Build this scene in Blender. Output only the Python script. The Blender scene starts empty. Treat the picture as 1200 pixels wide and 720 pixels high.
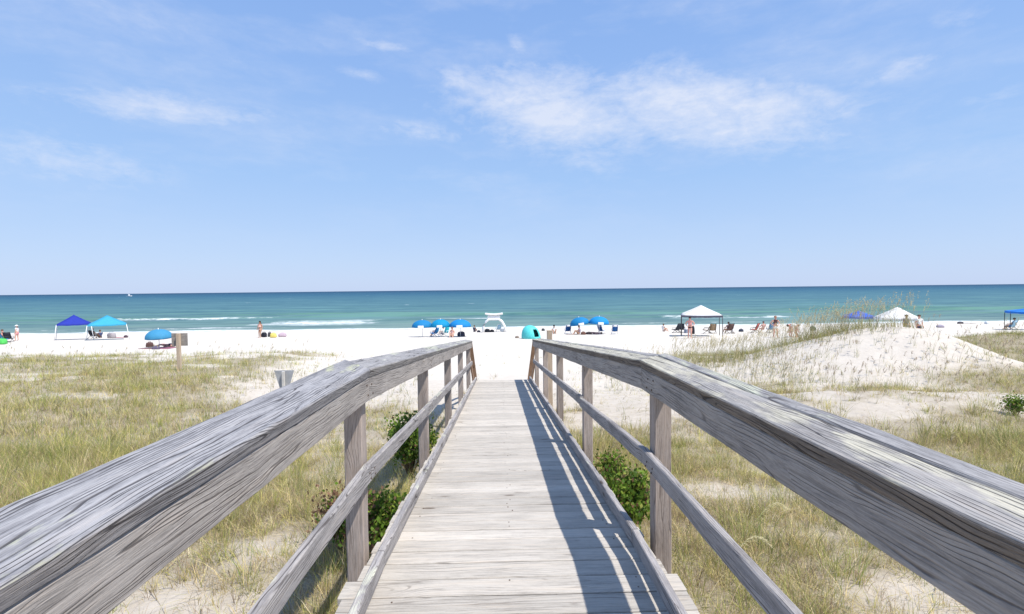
import bpy, bmesh, math, random
import numpy as np
from mathutils import Vector, Matrix, noise as mn

random.seed(7)
rng = np.random.default_rng(11)
SC = bpy.context.scene
COL = SC.collection
R = math.radians

# ------------------------------------------------------------------ camera
F = 600.0                       # focal length in pixels of a 1200 px wide frame
EYE = Vector((0, 0, 1.4))
def cdir(px, py): return Vector(((px - 600) / F, -(py - 360) / F, -1.0))
n_up = cdir(0, 346).cross(cdir(1200, 333)).normalized()
if n_up.y < 0: n_up = -n_up
fwd = cdir(585.5, 346 - 13 * 585.5 / 1200)
fwd = (fwd - n_up * fwd.dot(n_up)).normalized()
rgt = fwd.cross(n_up).normalized()
ROT = Matrix((rgt, fwd, n_up))          # world = ROT @ cam
cam_d = bpy.data.cameras.new('camera'); cam = bpy.data.objects.new('camera', cam_d)
COL.objects.link(cam); SC.camera = cam
cam.matrix_world = Matrix.Translation(EYE) @ ROT.to_4x4()
cam_d.sensor_width = 36; cam_d.lens = 18.0
cam_d.clip_start = 0.05; cam_d.clip_end = 120000
def at(px, py, Y):
    d = ROT @ cdir(px, py); return EYE + d * (Y / d.y)

# ------------------------------------------------------------------ numpy noise
_perm = rng.permutation(4096); _val = rng.random(4096)
def vnoise(x, y, seed=0):
    x = np.asarray(x, float) + seed * 17.13; y = np.asarray(y, float) + seed * 9.71
    xi = np.floor(x).astype(np.int64); yi = np.floor(y).astype(np.int64)
    fx = x - xi; fy = y - yi
    fx = fx * fx * (3 - 2 * fx); fy = fy * fy * (3 - 2 * fy)
    def h(a, b): return _val[_perm[(a + _perm[b & 4095]) & 4095]]
    return ((h(xi, yi) * (1 - fx) + h(xi + 1, yi) * fx) * (1 - fy)
            + (h(xi, yi + 1) * (1 - fx) + h(xi + 1, yi + 1) * fx) * fy)
def fbm(x, y, o=4, seed=0):
    s = 0; a = .5; t = 0
    for k in range(o):
        s = s + a * vnoise(x * 2 ** k, y * 2 ** k, seed + k); t += a; a *= .5
    return s / t
def sstep(a, b, v):
    t = np.clip((v - a) / (b - a), 0, 1); return t * t * (3 - 2 * t)

# ------------------------------------------------------------------ terrain
SEA = -5.6
PY = [-300, -5, 0, 6, 12, 16, 24, 43, 58, 93, 130, 300]
PZ = [-.6, -.75, -.8, -1.0, -1.5, -1.75, -2.05, -2.8, -3.6, -5.6, -7.4, -12]
def G(x, y):
    x = np.asarray(x, float); y = np.asarray(y, float)
    b = np.interp(y, PY, PZ)
    dl = np.interp(y, [-300, 0, 6, 12, 20, 24, 27, 31], [-.6, -.8, -.95, -1.12, -1.36, -1.46, -1.9, -2.45])
    dl = dl + .12 * (vnoise(x * .22, y * .1, 3) - .5)
    w = sstep(-4.5, -9.5, x) * (y < 31) * sstep(31, 27, y)
    z = b + (dl - b) * np.where(dl > b, w, 0)
    # right-hand dune: bare mound, grassy ridge behind it
    sx = np.where(x < 15.3, 4.6, 2.7)
    z = z + 1.66 * np.exp(-((x - 15.3) / sx) ** 2 - ((y - 19.3) / np.where(y < 19.3, 3.6, 4.2)) ** 2)
    z = z + .9 * np.exp(-((x - 27.5) / 5.5) ** 2 - ((y - 26.5) / 3.0) ** 2)
    z = z + .35 * np.exp(-((x - 9) / 4) ** 2 - ((y - 11.5) / 2.0) ** 2)
    near = sstep(40, 26, y) * sstep(-40, -4, y)
    amp = .05 + .13 * near * sstep(1.5, 4, np.abs(x - .1))
    z = z + .13 * np.exp(-((x - 15) / 7) ** 2 - ((y - 17) / 5) ** 2) * (fbm(x * 1.3, y * 1.6, 4, 13) - .5)
    z = z + amp * (fbm(x * .45, y * .45, 4, 5) - .5) * 1.5 + .02 * (fbm(x * 2.2, y * 2.2, 3, 9) - .5)
    return z
def gz(x, y): return float(G(np.array([x]), np.array([y]))[0])
def ground_at(px, py, y0=14, y1=120):
    """where the line of sight through a photo pixel meets the sand"""
    d = ROT @ cdir(px, py); y = y0
    while y < y1:
        p = EYE + d * (y / d.y)
        if p.z < gz(p.x, y): break
        y += .25
    p = EYE + d * (y / d.y); p.z = gz(p.x, y); return p
def on_ground(px, Y):
    p = at(px, 345, Y); p.z = gz(p.x, Y); return p

def veg(x, y):
    """cover of short dune grass, 0..1"""
    n = .65 * fbm(x * .55, y * .55, 4, 21) + .35 * fbm(x * 1.9, y * 1.9, 3, 25); n2 = fbm(x * .17, y * .17, 3, 33)
    v = sstep(.40, .57, n * .6 + n2 * .45)
    v = np.where((x > 1) & (y < 9.5), np.maximum(v, .50), v); v = np.where((x < -1) & (y < 12), np.maximum(v, .42), v)
    fadeL = np.where(x < 0, sstep(26.5, 23.5, y + 1.5 * (n - .5)) * (1 - sstep(11, 14.5, y) * sstep(-9.6, -6.6, x + 2.5 * (n - .5))), 1)
    v = np.maximum(v, .55 * sstep(7, 10, y) * (x < -4))
    # bare sandy blowouts by the left rail
    bl = np.exp(-((x + 2.35) / .75) ** 2 - ((y - 3.6) / .55) ** 2) + .8 * np.exp(-((x + 2.1) / .8) ** 2 - ((y - 4.7) / .35) ** 2)
    v = v * (1 - np.clip(bl * 1.15, 0, .97)) * fadeL
    # right
    r = (x > 0)
    md = np.exp(-((x - 15.3) / np.where(x < 15.3, 6.0, 4.2)) ** 2 - ((y - 17.9) / 2.7) ** 2)
    strip = np.exp(-((y - 10.4 - .06 * (x - 9)) / .55) ** 2) * sstep(5.0, 7.5, x)
    br = np.exp(-((x - 3.3) / 1.0) ** 2 - ((y - 3.7) / .5) ** 2) + np.exp(-((x - 2.6) / .9) ** 2 - ((y - 6.0) / .45) ** 2)
    v = np.where(r, v * (1 - np.clip(md * 1.5, 0, .95)) * (1 - .75 * strip) * (1 - np.clip(br, 0, .8)), v)
    hole = sstep(.50, .36, fbm(x * .42, y * .9, 3, 81)); v = v * (1 - .75 * hole * sstep(8, 13, y))
    back = sstep(20.2, 21.2, y) * sstep(28.5, 25.5, y) * sstep(7.5, 11, x)
    v = np.where(r & (y > 12), np.maximum(v * sstep(19, 13, y) * sstep(3.5, 6.5, x) * sstep(.35, .62, fbm(x * .6, y * 1.1, 3, 91)), back * (.10 + .95 * sstep(.35, .75, vnoise(x * .9, y * .9, 77)))), v)
    far_r = sstep(19.0, 21.5, x) * sstep(21.5, 23.5, y) * sstep(29, 27, y); v = np.maximum(v, .95 * far_r)
    fr = sstep(11.5, 14, x + 2 * (n - .5)) * sstep(10.5, 12, y) * sstep(16.5, 14.5, y); v = np.maximum(v, .62 * fr)
    v = np.where(y > 29, 0, v)
    path = sstep(11.5, 13.5, y) * sstep(3.0, 2.0, np.abs(x - .1))
    return np.clip(v * (1 - path), 0, 1)

# ------------------------------------------------------------------ material helpers
def newmat(name):
    m = bpy.data.materials.new(name); m.use_nodes = True
    nt = m.node_tree; b = nt.nodes['Principled BSDF']; return m, nt, b
def N(nt, t, **kw):
    n = nt.nodes.new(t)
    for k, v in kw.items():
        if k.startswith('i_'):
            key = k[2:]; key = int(key) if key.isdigit() else key
            n.inputs[key].default_value = v
        else: setattr(n, k, v)
    return n
def L(nt, a, b): nt.links.new(a, b)
def M(nt, op, a, b=None, c=None, clamp=False):
    n = nt.nodes.new('ShaderNodeMath'); n.operation = op; n.use_clamp = clamp
    for i, v in enumerate((a, b, c)):
        if v is None: continue
        if isinstance(v, (int, float)): n.inputs[i].default_value = v
        else: nt.links.new(v, n.inputs[i])
    return n.outputs[0]
def MIX(nt, f, a, b, bt='MIX'):
    n = nt.nodes.new('ShaderNodeMix'); n.data_type = 'RGBA'; n.blend_type = bt
    for i, v in ((0, f), (6, a), (7, b)):
        if isinstance(v, (int, float)): n.inputs[i].default_value = v
        elif isinstance(v, (tuple, list)): n.inputs[i].default_value = (*v, 1) if len(v) == 3 else v
        else: nt.links.new(v, n.inputs[i])
    return n.outputs[2]
def MR(nt, v, a, b, c=0.0, d=1.0, smooth=False):
    n = nt.nodes.new('ShaderNodeMapRange'); n.clamp = True
    if smooth: n.interpolation_type = 'SMOOTHSTEP'
    nt.links.new(v, n.inputs[0])
    for i, q in enumerate((a, b, c, d)): n.inputs[i + 1].default_value = q
    return n.outputs[0]
def NOISE(nt, vec, scale=1, detail=4, rough=.55, dist=0):
    n = nt.nodes.new('ShaderNodeTexNoise'); nt.links.new(vec, n.inputs['Vector'])
    n.inputs['Scale'].default_value = scale; n.inputs['Detail'].default_value = detail
    n.inputs['Roughness'].default_value = rough; n.inputs['Distortion'].default_value = dist
    return n
def VM(nt, op, a, b=None):
    n = nt.nodes.new('ShaderNodeVectorMath'); n.operation = op
    for i, v in enumerate((a, b)):
        if v is None: continue
        if isinstance(v, (tuple, list)): n.inputs[i].default_value = v
        else: nt.links.new(v, n.inputs[i])
    return n.outputs[0]
_pl = {}
def plain(name, col, rough=.7, var=.12, spec=.25, trans=0):
    """cloth / plastic / painted metal with a little procedural unevenness"""
    if name in _pl: return _pl[name]
    m, nt, b = newmat(name); tc = N(nt, 'ShaderNodeTexCoord')
    n = NOISE(nt, tc.outputs['Object'], 7, 3)
    f = MR(nt, n.outputs[0], .3, .7)
    c = MIX(nt, f, tuple(v * (1 - var) for v in col), tuple(min(1, v * (1 + var)) for v in col))
    L(nt, c, b.inputs['Base Color']); b.inputs['Roughness'].default_value = rough
    b.inputs['Specular IOR Level'].default_value = spec
    if trans:
        t = N(nt, 'ShaderNodeBsdfTranslucent'); L(nt, c, t.inputs[0])
        mx = N(nt, 'ShaderNodeMixShader'); mx.inputs[0].default_value = trans
        L(nt, b.outputs[0], mx.inputs[1]); L(nt, t.outputs[0], mx.inputs[2])
        L(nt, mx.outputs[0], nt.nodes['Material Output'].inputs[0])
    _pl[name] = m; return m

def wood(name, light, mid, dark, lichen=0.0, edge=None, lichen_col=(.52, .53, .33), crack=1.0, bump=.55, fine=150, knots=1.0, rings=95):
    m, nt, b = newmat(name)
    at_ = N(nt, 'ShaderNodeAttribute', attribute_name='grain'); g = at_.outputs['Vector']
    tn = N(nt, 'ShaderNodeAttribute', attribute_name='tint').outputs['Fac']
    # knots: stretched voronoi cells, only some of them hold a knot
    kv = VM(nt, 'MULTIPLY', g, (2.1, 7.0, 7.0))
    vo = N(nt, 'ShaderNodeTexVoronoi'); L(nt, kv, vo.inputs['Vector']); vo.inputs['Scale'].default_value = 1
    vcol = N(nt, 'ShaderNodeSeparateColor'); L(nt, vo.outputs['Color'], vcol.inputs[0])
    kon = M(nt, 'GREATER_THAN', vcol.outputs[0], 1 - .30 * knots)
    kd = vo.outputs['Distance']
    kinf = M(nt, 'MULTIPLY', MR(nt, kd, .55, .06, 0, 1, True), kon)       # bends the grain round the knot
    kcore = M(nt, 'MULTIPLY', MR(nt, kd, .13, .07, 0, 1, True), kon)
    # wandering grain
    lw = NOISE(nt, VM(nt, 'MULTIPLY', g, (1.3, 3, 3)), 1, 3)
    off = VM(nt, 'MULTIPLY', VM(nt, 'SUBTRACT', lw.outputs['Color'], (.5, .5, .5)), (0, .06, .06))
    g2 = VM(nt, 'ADD', g, off)
    bend = N(nt, 'ShaderNodeCombineXYZ')
    kb = M(nt, 'MULTIPLY', kinf, .012); L(nt, kb, bend.inputs[1]); L(nt, kb, bend.inputs[2])
    g2 = VM(nt, 'ADD', g2, bend.outputs[0])
    n1 = NOISE(nt, VM(nt, 'MULTIPLY', g2, (5, fine, fine)), 1, 4, .65).outputs[0]
    n2 = NOISE(nt, VM(nt, 'MULTIPLY', g2, (2.2, 42, 42)), 1, 5, .6).outputs[0]
    n3 = NOISE(nt, VM(nt, 'MULTIPLY', g, (3.2, 9, 9)), 1, 5, .62).outputs[0]
    n4 = NOISE(nt, VM(nt, 'MULTIPLY', g, (60, 150, 150)), 1, 4, .65).outputs[0]
    n5 = NOISE(nt, VM(nt, 'MULTIPLY', g2, (18, 260, 260)), 1, 3, .6).outputs[0]
    # growth rings surface as thin weathered-out lines that follow the wandering grain
    gs = N(nt, 'ShaderNodeSeparateXYZ'); L(nt, g2, gs.inputs[0])
    lo = NOISE(nt, VM(nt, 'MULTIPLY', g2, (.9, 7, 7)), 1, 2, .5).outputs[0]
    ph = M(nt, 'ADD', M(nt, 'MULTIPLY', M(nt, 'ADD', gs.outputs[1], M(nt, 'MULTIPLY', gs.outputs[2], .8)), rings), M(nt, 'MULTIPLY', lo, 9.0))
    ph = M(nt, 'ADD', ph, M(nt, 'MULTIPLY', kinf, 2.2))
    def ring(p, w0, w1): return MR(nt, M(nt, 'ABSOLUTE', M(nt, 'SUBTRACT', M(nt, 'FRACT', p), .5)), w0, w1, 1, 0)
    brk = NOISE(nt, VM(nt, 'MULTIPLY', g2, (3.2, 26, 26)), 1, 3, .6).outputs[0]
    crk = M(nt, 'MULTIPLY', ring(ph, .045, .13), MR(nt, brk, .44, .56))
    fineln = M(nt, 'MULTIPLY', ring(M(nt, 'MULTIPLY', ph, 2.63), .08, .25), MR(nt, brk, .62, .45, .0, .55))
    big = NOISE(nt, VM(nt, 'MULTIPLY', g2, (.55, 17, 17)), 1, 1.5, .5).outputs[0]
    split = M(nt, 'MULTIPLY', MR(nt, M(nt, 'ABSOLUTE', M(nt, 'SUBTRACT', big, .5)), .003, .011, 1, 0), MR(nt, lw.outputs[0], .49, .55))
    crk = M(nt, 'MAXIMUM', crk, split)
    crk = M(nt, 'MULTIPLY', crk, crack, clamp=True)
    s = M(nt, 'ADD', M(nt, 'MULTIPLY', M(nt, 'ADD', M(nt, 'MULTIPLY', n1, .55), M(nt, 'MULTIPLY', n5, .45)), .42), M(nt, 'MULTIPLY', n2, .30))
    s = M(nt, 'ADD', s, M(nt, 'MULTIPLY', n4, .16)); s = M(nt, 'ADD', s, M(nt, 'MULTIPLY', n3, .20))
    s = M(nt, 'SUBTRACT', s, .04)
    c = MIX(nt, MR(nt, s, .36, .50), dark, mid)
    c = MIX(nt, MR(nt, s, .48, .62), c, light)
    c = MIX(nt, M(nt, 'MULTIPLY', fineln, .55 * crack, clamp=True), c, dark)
    # brownish bands where fresher wood shows
    c = MIX(nt, M(nt, 'MULTIPLY', MR(nt, n2, .52, .68), .35), c, (mid[0] * 1.08, mid[1] * .96, mid[2] * .84))
    c = MIX(nt, M(nt, 'MULTIPLY', kinf, .4), c, dark)
    c = MIX(nt, kcore, c, (dark[0] * .55, dark[1] * .48, dark[2] * .42))
    if lichen:
        ln = NOISE(nt, VM(nt, 'MULTIPLY', g, (4.5, 13, 13)), 1, 6, .62).outputs[0]
        lb = NOISE(nt, VM(nt, 'MULTIPLY', g, (.7, 3.2, 3.2)), 1, 3, .5).outputs[0]
        lm = MR(nt, M(nt, 'ADD', M(nt, 'MULTIPLY', ln, .55), M(nt, 'MULTIPLY', lb, .6)), .72 - .27 * lichen, .78 - .27 * lichen)
        geo = N(nt, 'ShaderNodeNewGeometry'); sp = N(nt, 'ShaderNodeSeparateXYZ'); L(nt, geo.outputs['True Normal'], sp.inputs[0])
        lm = M(nt, 'MULTIPLY', lm, MR(nt, sp.outputs[2], .2, .7))       # lichen grows on the upper face
        lm = M(nt, 'MULTIPLY', lm, MR(nt, M(nt, 'ADD', n1, M(nt, 'MULTIPLY', n4, .5)), .55, .85, .2, .95))
        c = MIX(nt, lm, c, lichen_col)
    c = MIX(nt, M(nt, 'MULTIPLY', crk, .88), c, (dark[0] * .42, dark[1] * .39, dark[2] * .38))
    c = MIX(nt, M(nt, 'MULTIPLY', MR(nt, n4, .52, .72), .28), c, dark)
    if edge:                                  # less bleached brown edges, with the cap side's shade painted into the colour
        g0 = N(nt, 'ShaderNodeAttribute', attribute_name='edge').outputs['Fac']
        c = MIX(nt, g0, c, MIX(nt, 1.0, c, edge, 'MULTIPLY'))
    bc = N(nt, 'ShaderNodeHueSaturation'); L(nt, c, bc.inputs['Color']); L(nt, tn, bc.inputs['Value'])
    L(nt, bc.outputs[0], b.inputs['Base Color'])
    b.inputs['Roughness'].default_value = .82; b.inputs['Specular IOR Level'].default_value = .22
    h = M(nt, 'ADD', M(nt, 'MULTIPLY', n1, .55), M(nt, 'MULTIPLY', n2, .9))
    h = M(nt, 'SUBTRACT', h, M(nt, 'MULTIPLY', crk, .8)); h = M(nt, 'SUBTRACT', h, M(nt, 'MULTIPLY', kcore, .5))
    bp = N(nt, 'ShaderNodeBump'); L(nt, h, bp.inputs['Height']); bp.inputs['Strength'].default_value = bump
    bp.inputs['Distance'].default_value = .008; L(nt, bp.outputs[0], b.inputs['Normal'])
    return m

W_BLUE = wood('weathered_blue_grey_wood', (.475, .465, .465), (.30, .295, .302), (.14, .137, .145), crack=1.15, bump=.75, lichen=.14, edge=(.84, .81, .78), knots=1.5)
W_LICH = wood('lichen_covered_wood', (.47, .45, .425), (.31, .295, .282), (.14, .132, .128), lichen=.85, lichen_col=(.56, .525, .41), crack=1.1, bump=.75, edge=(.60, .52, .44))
W_SIDE = wood('dull_grey_board_wood', (.47, .432, .395), (.34, .308, .28), (.175, .158, .145), bump=.55, knots=.6, crack=.8)
W_DECK = wood('bleached_deck_wood', (.57, .53, .47), (.47, .433, .38), (.30, .272, .238), crack=.55, bump=.35, fine=110, knots=.5, rings=70)
W_POST = wood('grey_brown_post_wood', (.54, .46, .405), (.40, .335, .29), (.20, .162, .138), bump=.5, knots=.9, crack=.6)
W_BROWN = wood('brown_stair_rail_wood', (.42, .29, .20), (.33, .215, .145), (.20, .125, .085), bump=.3, crack=.4)
W_TAN = wood('tan_new_wood', (.58, .47, .35), (.50, .40, .30), (.36, .28, .20), bump=.3, crack=.4)
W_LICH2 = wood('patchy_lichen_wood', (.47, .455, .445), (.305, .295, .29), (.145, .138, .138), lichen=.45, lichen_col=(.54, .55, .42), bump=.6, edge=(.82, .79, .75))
W_MID = wood('grey_rail_wood', (.475, .45, .435), (.325, .305, .297), (.15, .14, .138), bump=.5, lichen=.3, lichen_col=(.52, .52, .42))

# ------------------------------------------------------------------ object helpers
def tag(o, label=None, cat=None, group=None, kind=None):
    if label: o['label'] = label
    if cat: o['category'] = cat
    if group: o['group'] = group
    if kind: o['kind'] = kind
    return o
def thing(name, loc, label, cat, group=None, rz=0):
    o = bpy.data.objects.new(name, None); COL.objects.link(o); o.empty_display_size = .2
    o.location = loc; o.rotation_euler = (0, 0, rz); return tag(o, label, cat, group)
def link(name, me, mat, parent=None):
    o = bpy.data.objects.new(name, me); COL.objects.link(o)
    if mat is not None: me.materials.append(mat)
    if parent is not None: o.parent = parent
    return o
def smooth(me, on=True): me.polygons.foreach_set('use_smooth', [on] * len(me.polygons))

class MB:
    """collects shapes in local coordinates, becomes ONE mesh"""
    def __init__(s): s.v = []; s.f = []; s.sm = []
    def add(s, vs, fs, sm=False):
        o = len(s.v); s.v += [tuple(v) for v in vs]; s.f += [tuple(i + o for i in f) for f in fs]; s.sm += [sm] * len(fs); return s
    def box(s, c, d, rot=None, ch=.0):
        x, y, z = d[0] / 2, d[1] / 2, d[2] / 2
        bm = bmesh.new(); bmesh.ops.create_cube(bm, size=1)
        for v in bm.verts: v.co = Vector((v.co.x * d[0], v.co.y * d[1], v.co.z * d[2]))
        if ch: bmesh.ops.bevel(bm, geom=bm.edges[:], offset=ch, segments=1, affect='EDGES')
        bm.verts.ensure_lookup_table()
        for i, v in enumerate(bm.verts): v.index = i
        vs = []
        for v in bm.verts:
            p = v.co.copy()
            if rot is not None: p = rot @ p
            vs.append(p + Vector(c))
        s.add(vs, [[v.index for v in f.verts] for f in bm.faces]); bm.free(); return s
    def tube(s, pts, r, n=8, cap=True):
        pts = [Vector(p) for p in pts]
        rr = r if isinstance(r, (list, tuple)) else [r] * len(pts)
        vs = []; fs = []
        for i, p in enumerate(pts):
            d = (pts[min(i + 1, len(pts) - 1)] - pts[max(i - 1, 0)]).normalized()
            a = d.cross(Vector((0, 0, 1)) if abs(d.z) < .95 else Vector((1, 0, 0))).normalized(); b = d.cross(a)
            for k in range(n):
                t = 2 * math.pi * k / n; vs.append(p + (a * math.cos(t) + b * math.sin(t)) * rr[i])
        for i in range(len(pts) - 1):
            for k in range(n):
                fs.append((i * n + k, i * n + (k + 1) % n, (i + 1) * n + (k + 1) % n, (i + 1) * n + k))
        if cap:
            fs.append(tuple(range(n))[::-1]); fs.append(tuple((len(pts) - 1) * n + k for k in range(n)))
        return s.add(vs, fs, True)
    def ball(s, c, d, rot=None, n=10, m=7, zmin=-1, jit=0):
        vs = []; fs = []
        for i in range(m + 1):
            z = 1 - (1 - zmin) * i / m; q = math.sqrt(max(0, 1 - z * z))
            for k in range(n):
                t = 2 * math.pi * k / n
                p = Vector((q * math.cos(t) * d[0] / 2, q * math.sin(t) * d[1] / 2, z * d[2] / 2))
                if jit: p *= 1 + jit * mn.noise(p * 4 + Vector(c))
                if rot is not None: p = rot @ p
                vs.append(p + Vector(c))
        for i in range(m):
            for k in range(n): fs.append((i * n + k, (i + 1) * n + k, (i + 1) * n + (k + 1) % n, i * n + (k + 1) % n))
        return s.add(vs, fs, True)
    def build(s, name, mat, parent=None):
        me = bpy.data.meshes.new(name); me.from_pydata(s.v, [], s.f)
        me.polygons.foreach_set('use_smooth', s.sm); me.update()
        return link(name, me, mat, parent)

# ------------------------------------------------------------------ sawn boards with a grain attribute
class Boards:
    def __init__(s): s.v = []; s.f = []; s.g = []; s.t = []; s.e = []
    def board(s, path, wd, td, w, t, step=.06, ch=.004, wob=.0015, tint=None, across=.02, skew=(0, 0)):
        """path: centre-line points; wd/td: width and thickness directions; one sawn board"""
        path = [Vector(p) for p in path]; wd = Vector(wd).normalized(); td = Vector(td).normalized()
        sec = []
        def edge(a, b):
            n = max(1, int(math.dist(a, b) / across))
            for i in range(n): sec.append((a[0] + (b[0] - a[0]) * i / n, a[1] + (b[1] - a[1]) * i / n))
        hw, ht = w / 2, t / 2
        c = [(-hw + ch, -ht), (hw - ch, -ht), (hw, -ht + ch), (hw, ht - ch), (hw - ch, ht), (-hw + ch, ht), (-hw, ht - ch), (-hw, -ht + ch)]
        for i in range(8): edge(c[i], c[(i + 1) % 8])
        ns = len(sec)
        pts = []; ss = []; acc = 0
        for i in range(len(path) - 1):
            l = (path[i + 1] - path[i]).length; k = max(1, int(l / step))
            for j in range(k): pts.append(path[i].lerp(path[i + 1], j / k)); ss.append(acc + l * j / k)
            acc += l
        pts.append(path[-1]); ss.append(acc)
        o = len(s.v); go = Vector((random.uniform(0, 50), random.uniform(0, 50), random.uniform(0, 50)))
        tv = tint if tint is not None else random.uniform(.9, 1.1)
        dr = (path[-1] - path[0]).normalized()
        for p, u in zip(pts, ss):
            for (a, b) in sec:
                sk = skew[0] * max(0, 1 - u / .8) + skew[1] * max(0, 1 - (acc - u) / .8)
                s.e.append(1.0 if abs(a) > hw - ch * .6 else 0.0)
                q = Vector((u * 2.2, a * 14, b * 14)) + go
                wb = wob * (mn.noise(q) + .5 * mn.noise(q * 3.1))
                edgey = 1.0 if (abs(a) > hw - ch * 1.5 and abs(b) > ht - ch * 1.5) else .5
                k = 1 + wb * 2 * edgey / max(t, .02)
                s.v.append(p + wd * (a * (1 + wb / w)) + td * (b * k) + dr * (sk * (a / hw + 1) / 2)); s.g.append((u + go.x, a + go.y, b + go.z)); s.t.append(tv)
        for i in range(len(pts) - 1):
            for k in range(ns):
                s.f.append((o + i * ns + k, o + i * ns + (k + 1) % ns, o + (i + 1) * ns + (k + 1) % ns, o + (i + 1) * ns + k))
        e = o + (len(pts) - 1) * ns
        s.f.append(tuple(o + k for k in range(ns))[::-1]); s.f.append(tuple(e + k for k in range(ns)))
        return s
    def build(s, name, mat, parent=None):
        off = parent.location if parent is not None else Vector((0, 0, 0))
        me = bpy.data.meshes.new(name); me.from_pydata([tuple(v - off) for v in s.v], [], s.f)
        a = me.attributes.new('grain', 'FLOAT_VECTOR', 'POINT'); a.data.foreach_set('vector', np.array(s.g, np.float32).ravel())
        a = me.attributes.new('tint', 'FLOAT', 'POINT'); a.data.foreach_set('value', np.array(s.t, np.float32))
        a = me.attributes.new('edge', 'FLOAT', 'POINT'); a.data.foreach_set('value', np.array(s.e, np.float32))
        me.update()
        bm = bmesh.new(); bm.from_mesh(me); bmesh.ops.recalc_face_normals(bm, faces=bm.faces); bm.to_mesh(me); bm.free()
        return link(name, me, mat, parent)

# ------------------------------------------------------------------ boardwalk
SL = .085; Y0 = 2.6; YE = 12.75
def dz(y): return -SL * max(0, y - Y0)
bw = thing('boardwalk', (0.06, 4.0, -.8), 'weathered grey timber boardwalk with railings sloping down over the dunes to the sand', 'boardwalk')
DL, DR = -.62, .735
dk = Boards(); y = -2.0; nail = MB()
pitch = .1435
while y < YE - .05:
    lev = y + pitch < 2.46
    xl, xr = (-.745, .845) if lev else (DL - .08, DR + .07)
    xl += random.uniform(-.012, .012); xr += random.uniform(-.012, .012)
    yc = y + pitch / 2; zc = dz(yc) - .019 + random.uniform(-.0015, .0015)
    sl = SL if yc > Y0 else 0
    dk.board([(xl, yc, zc), (xr, yc, zc + random.uniform(-.002, .002))], (0, 1, -sl), (0, sl, 1), pitch - random.uniform(.005, .011), .038,
             step=.08, ch=.004, wob=.0012, tint=random.choice([.86, .93, .97, 1.0, 1.0, 1.04, 1.08, 1.14]), across=.05)
    for xn in (DL + .1, .05, DR - .1):
        for q in (-.035, .035):
            if random.random() < .3:
                xx = xn + random.uniform(-.02, .02); yy = yc + q + random.uniform(-.01, .01)
                nail.tube([(xx - .06, yy - 4, dz(yy) - .006 + .8), (xx - .06, yy - 4, dz(yy) + .0018 + .8)], .0045, 6)
    y += pitch
deck = dk.build('deck', W_DECK, bw)
nl = nail.build('nail_heads', plain('rusty_nail', (.10, .07, .05), .8), deck); nl['kind'] = 'stuff'
# joists / fascia under the deck edge
for x in (DL - .05, DR + .04):
    b = Boards(); b.board([(x, -2, -.14), (x, 2.6, -.14)], (1, 0, 0), (0, 0, 1), .038, .19, step=.3)
    b.build('deck_joist', W_SIDE, bw)
    b = Boards(); b.board([(x, 2.603, -.14), (x, YE - .1, dz(YE) - .14)], (1, 0, 0), (0, SL, 1), .038, .19, step=.3)
    b.build('deck_joist', W_SIDE, bw)

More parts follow.
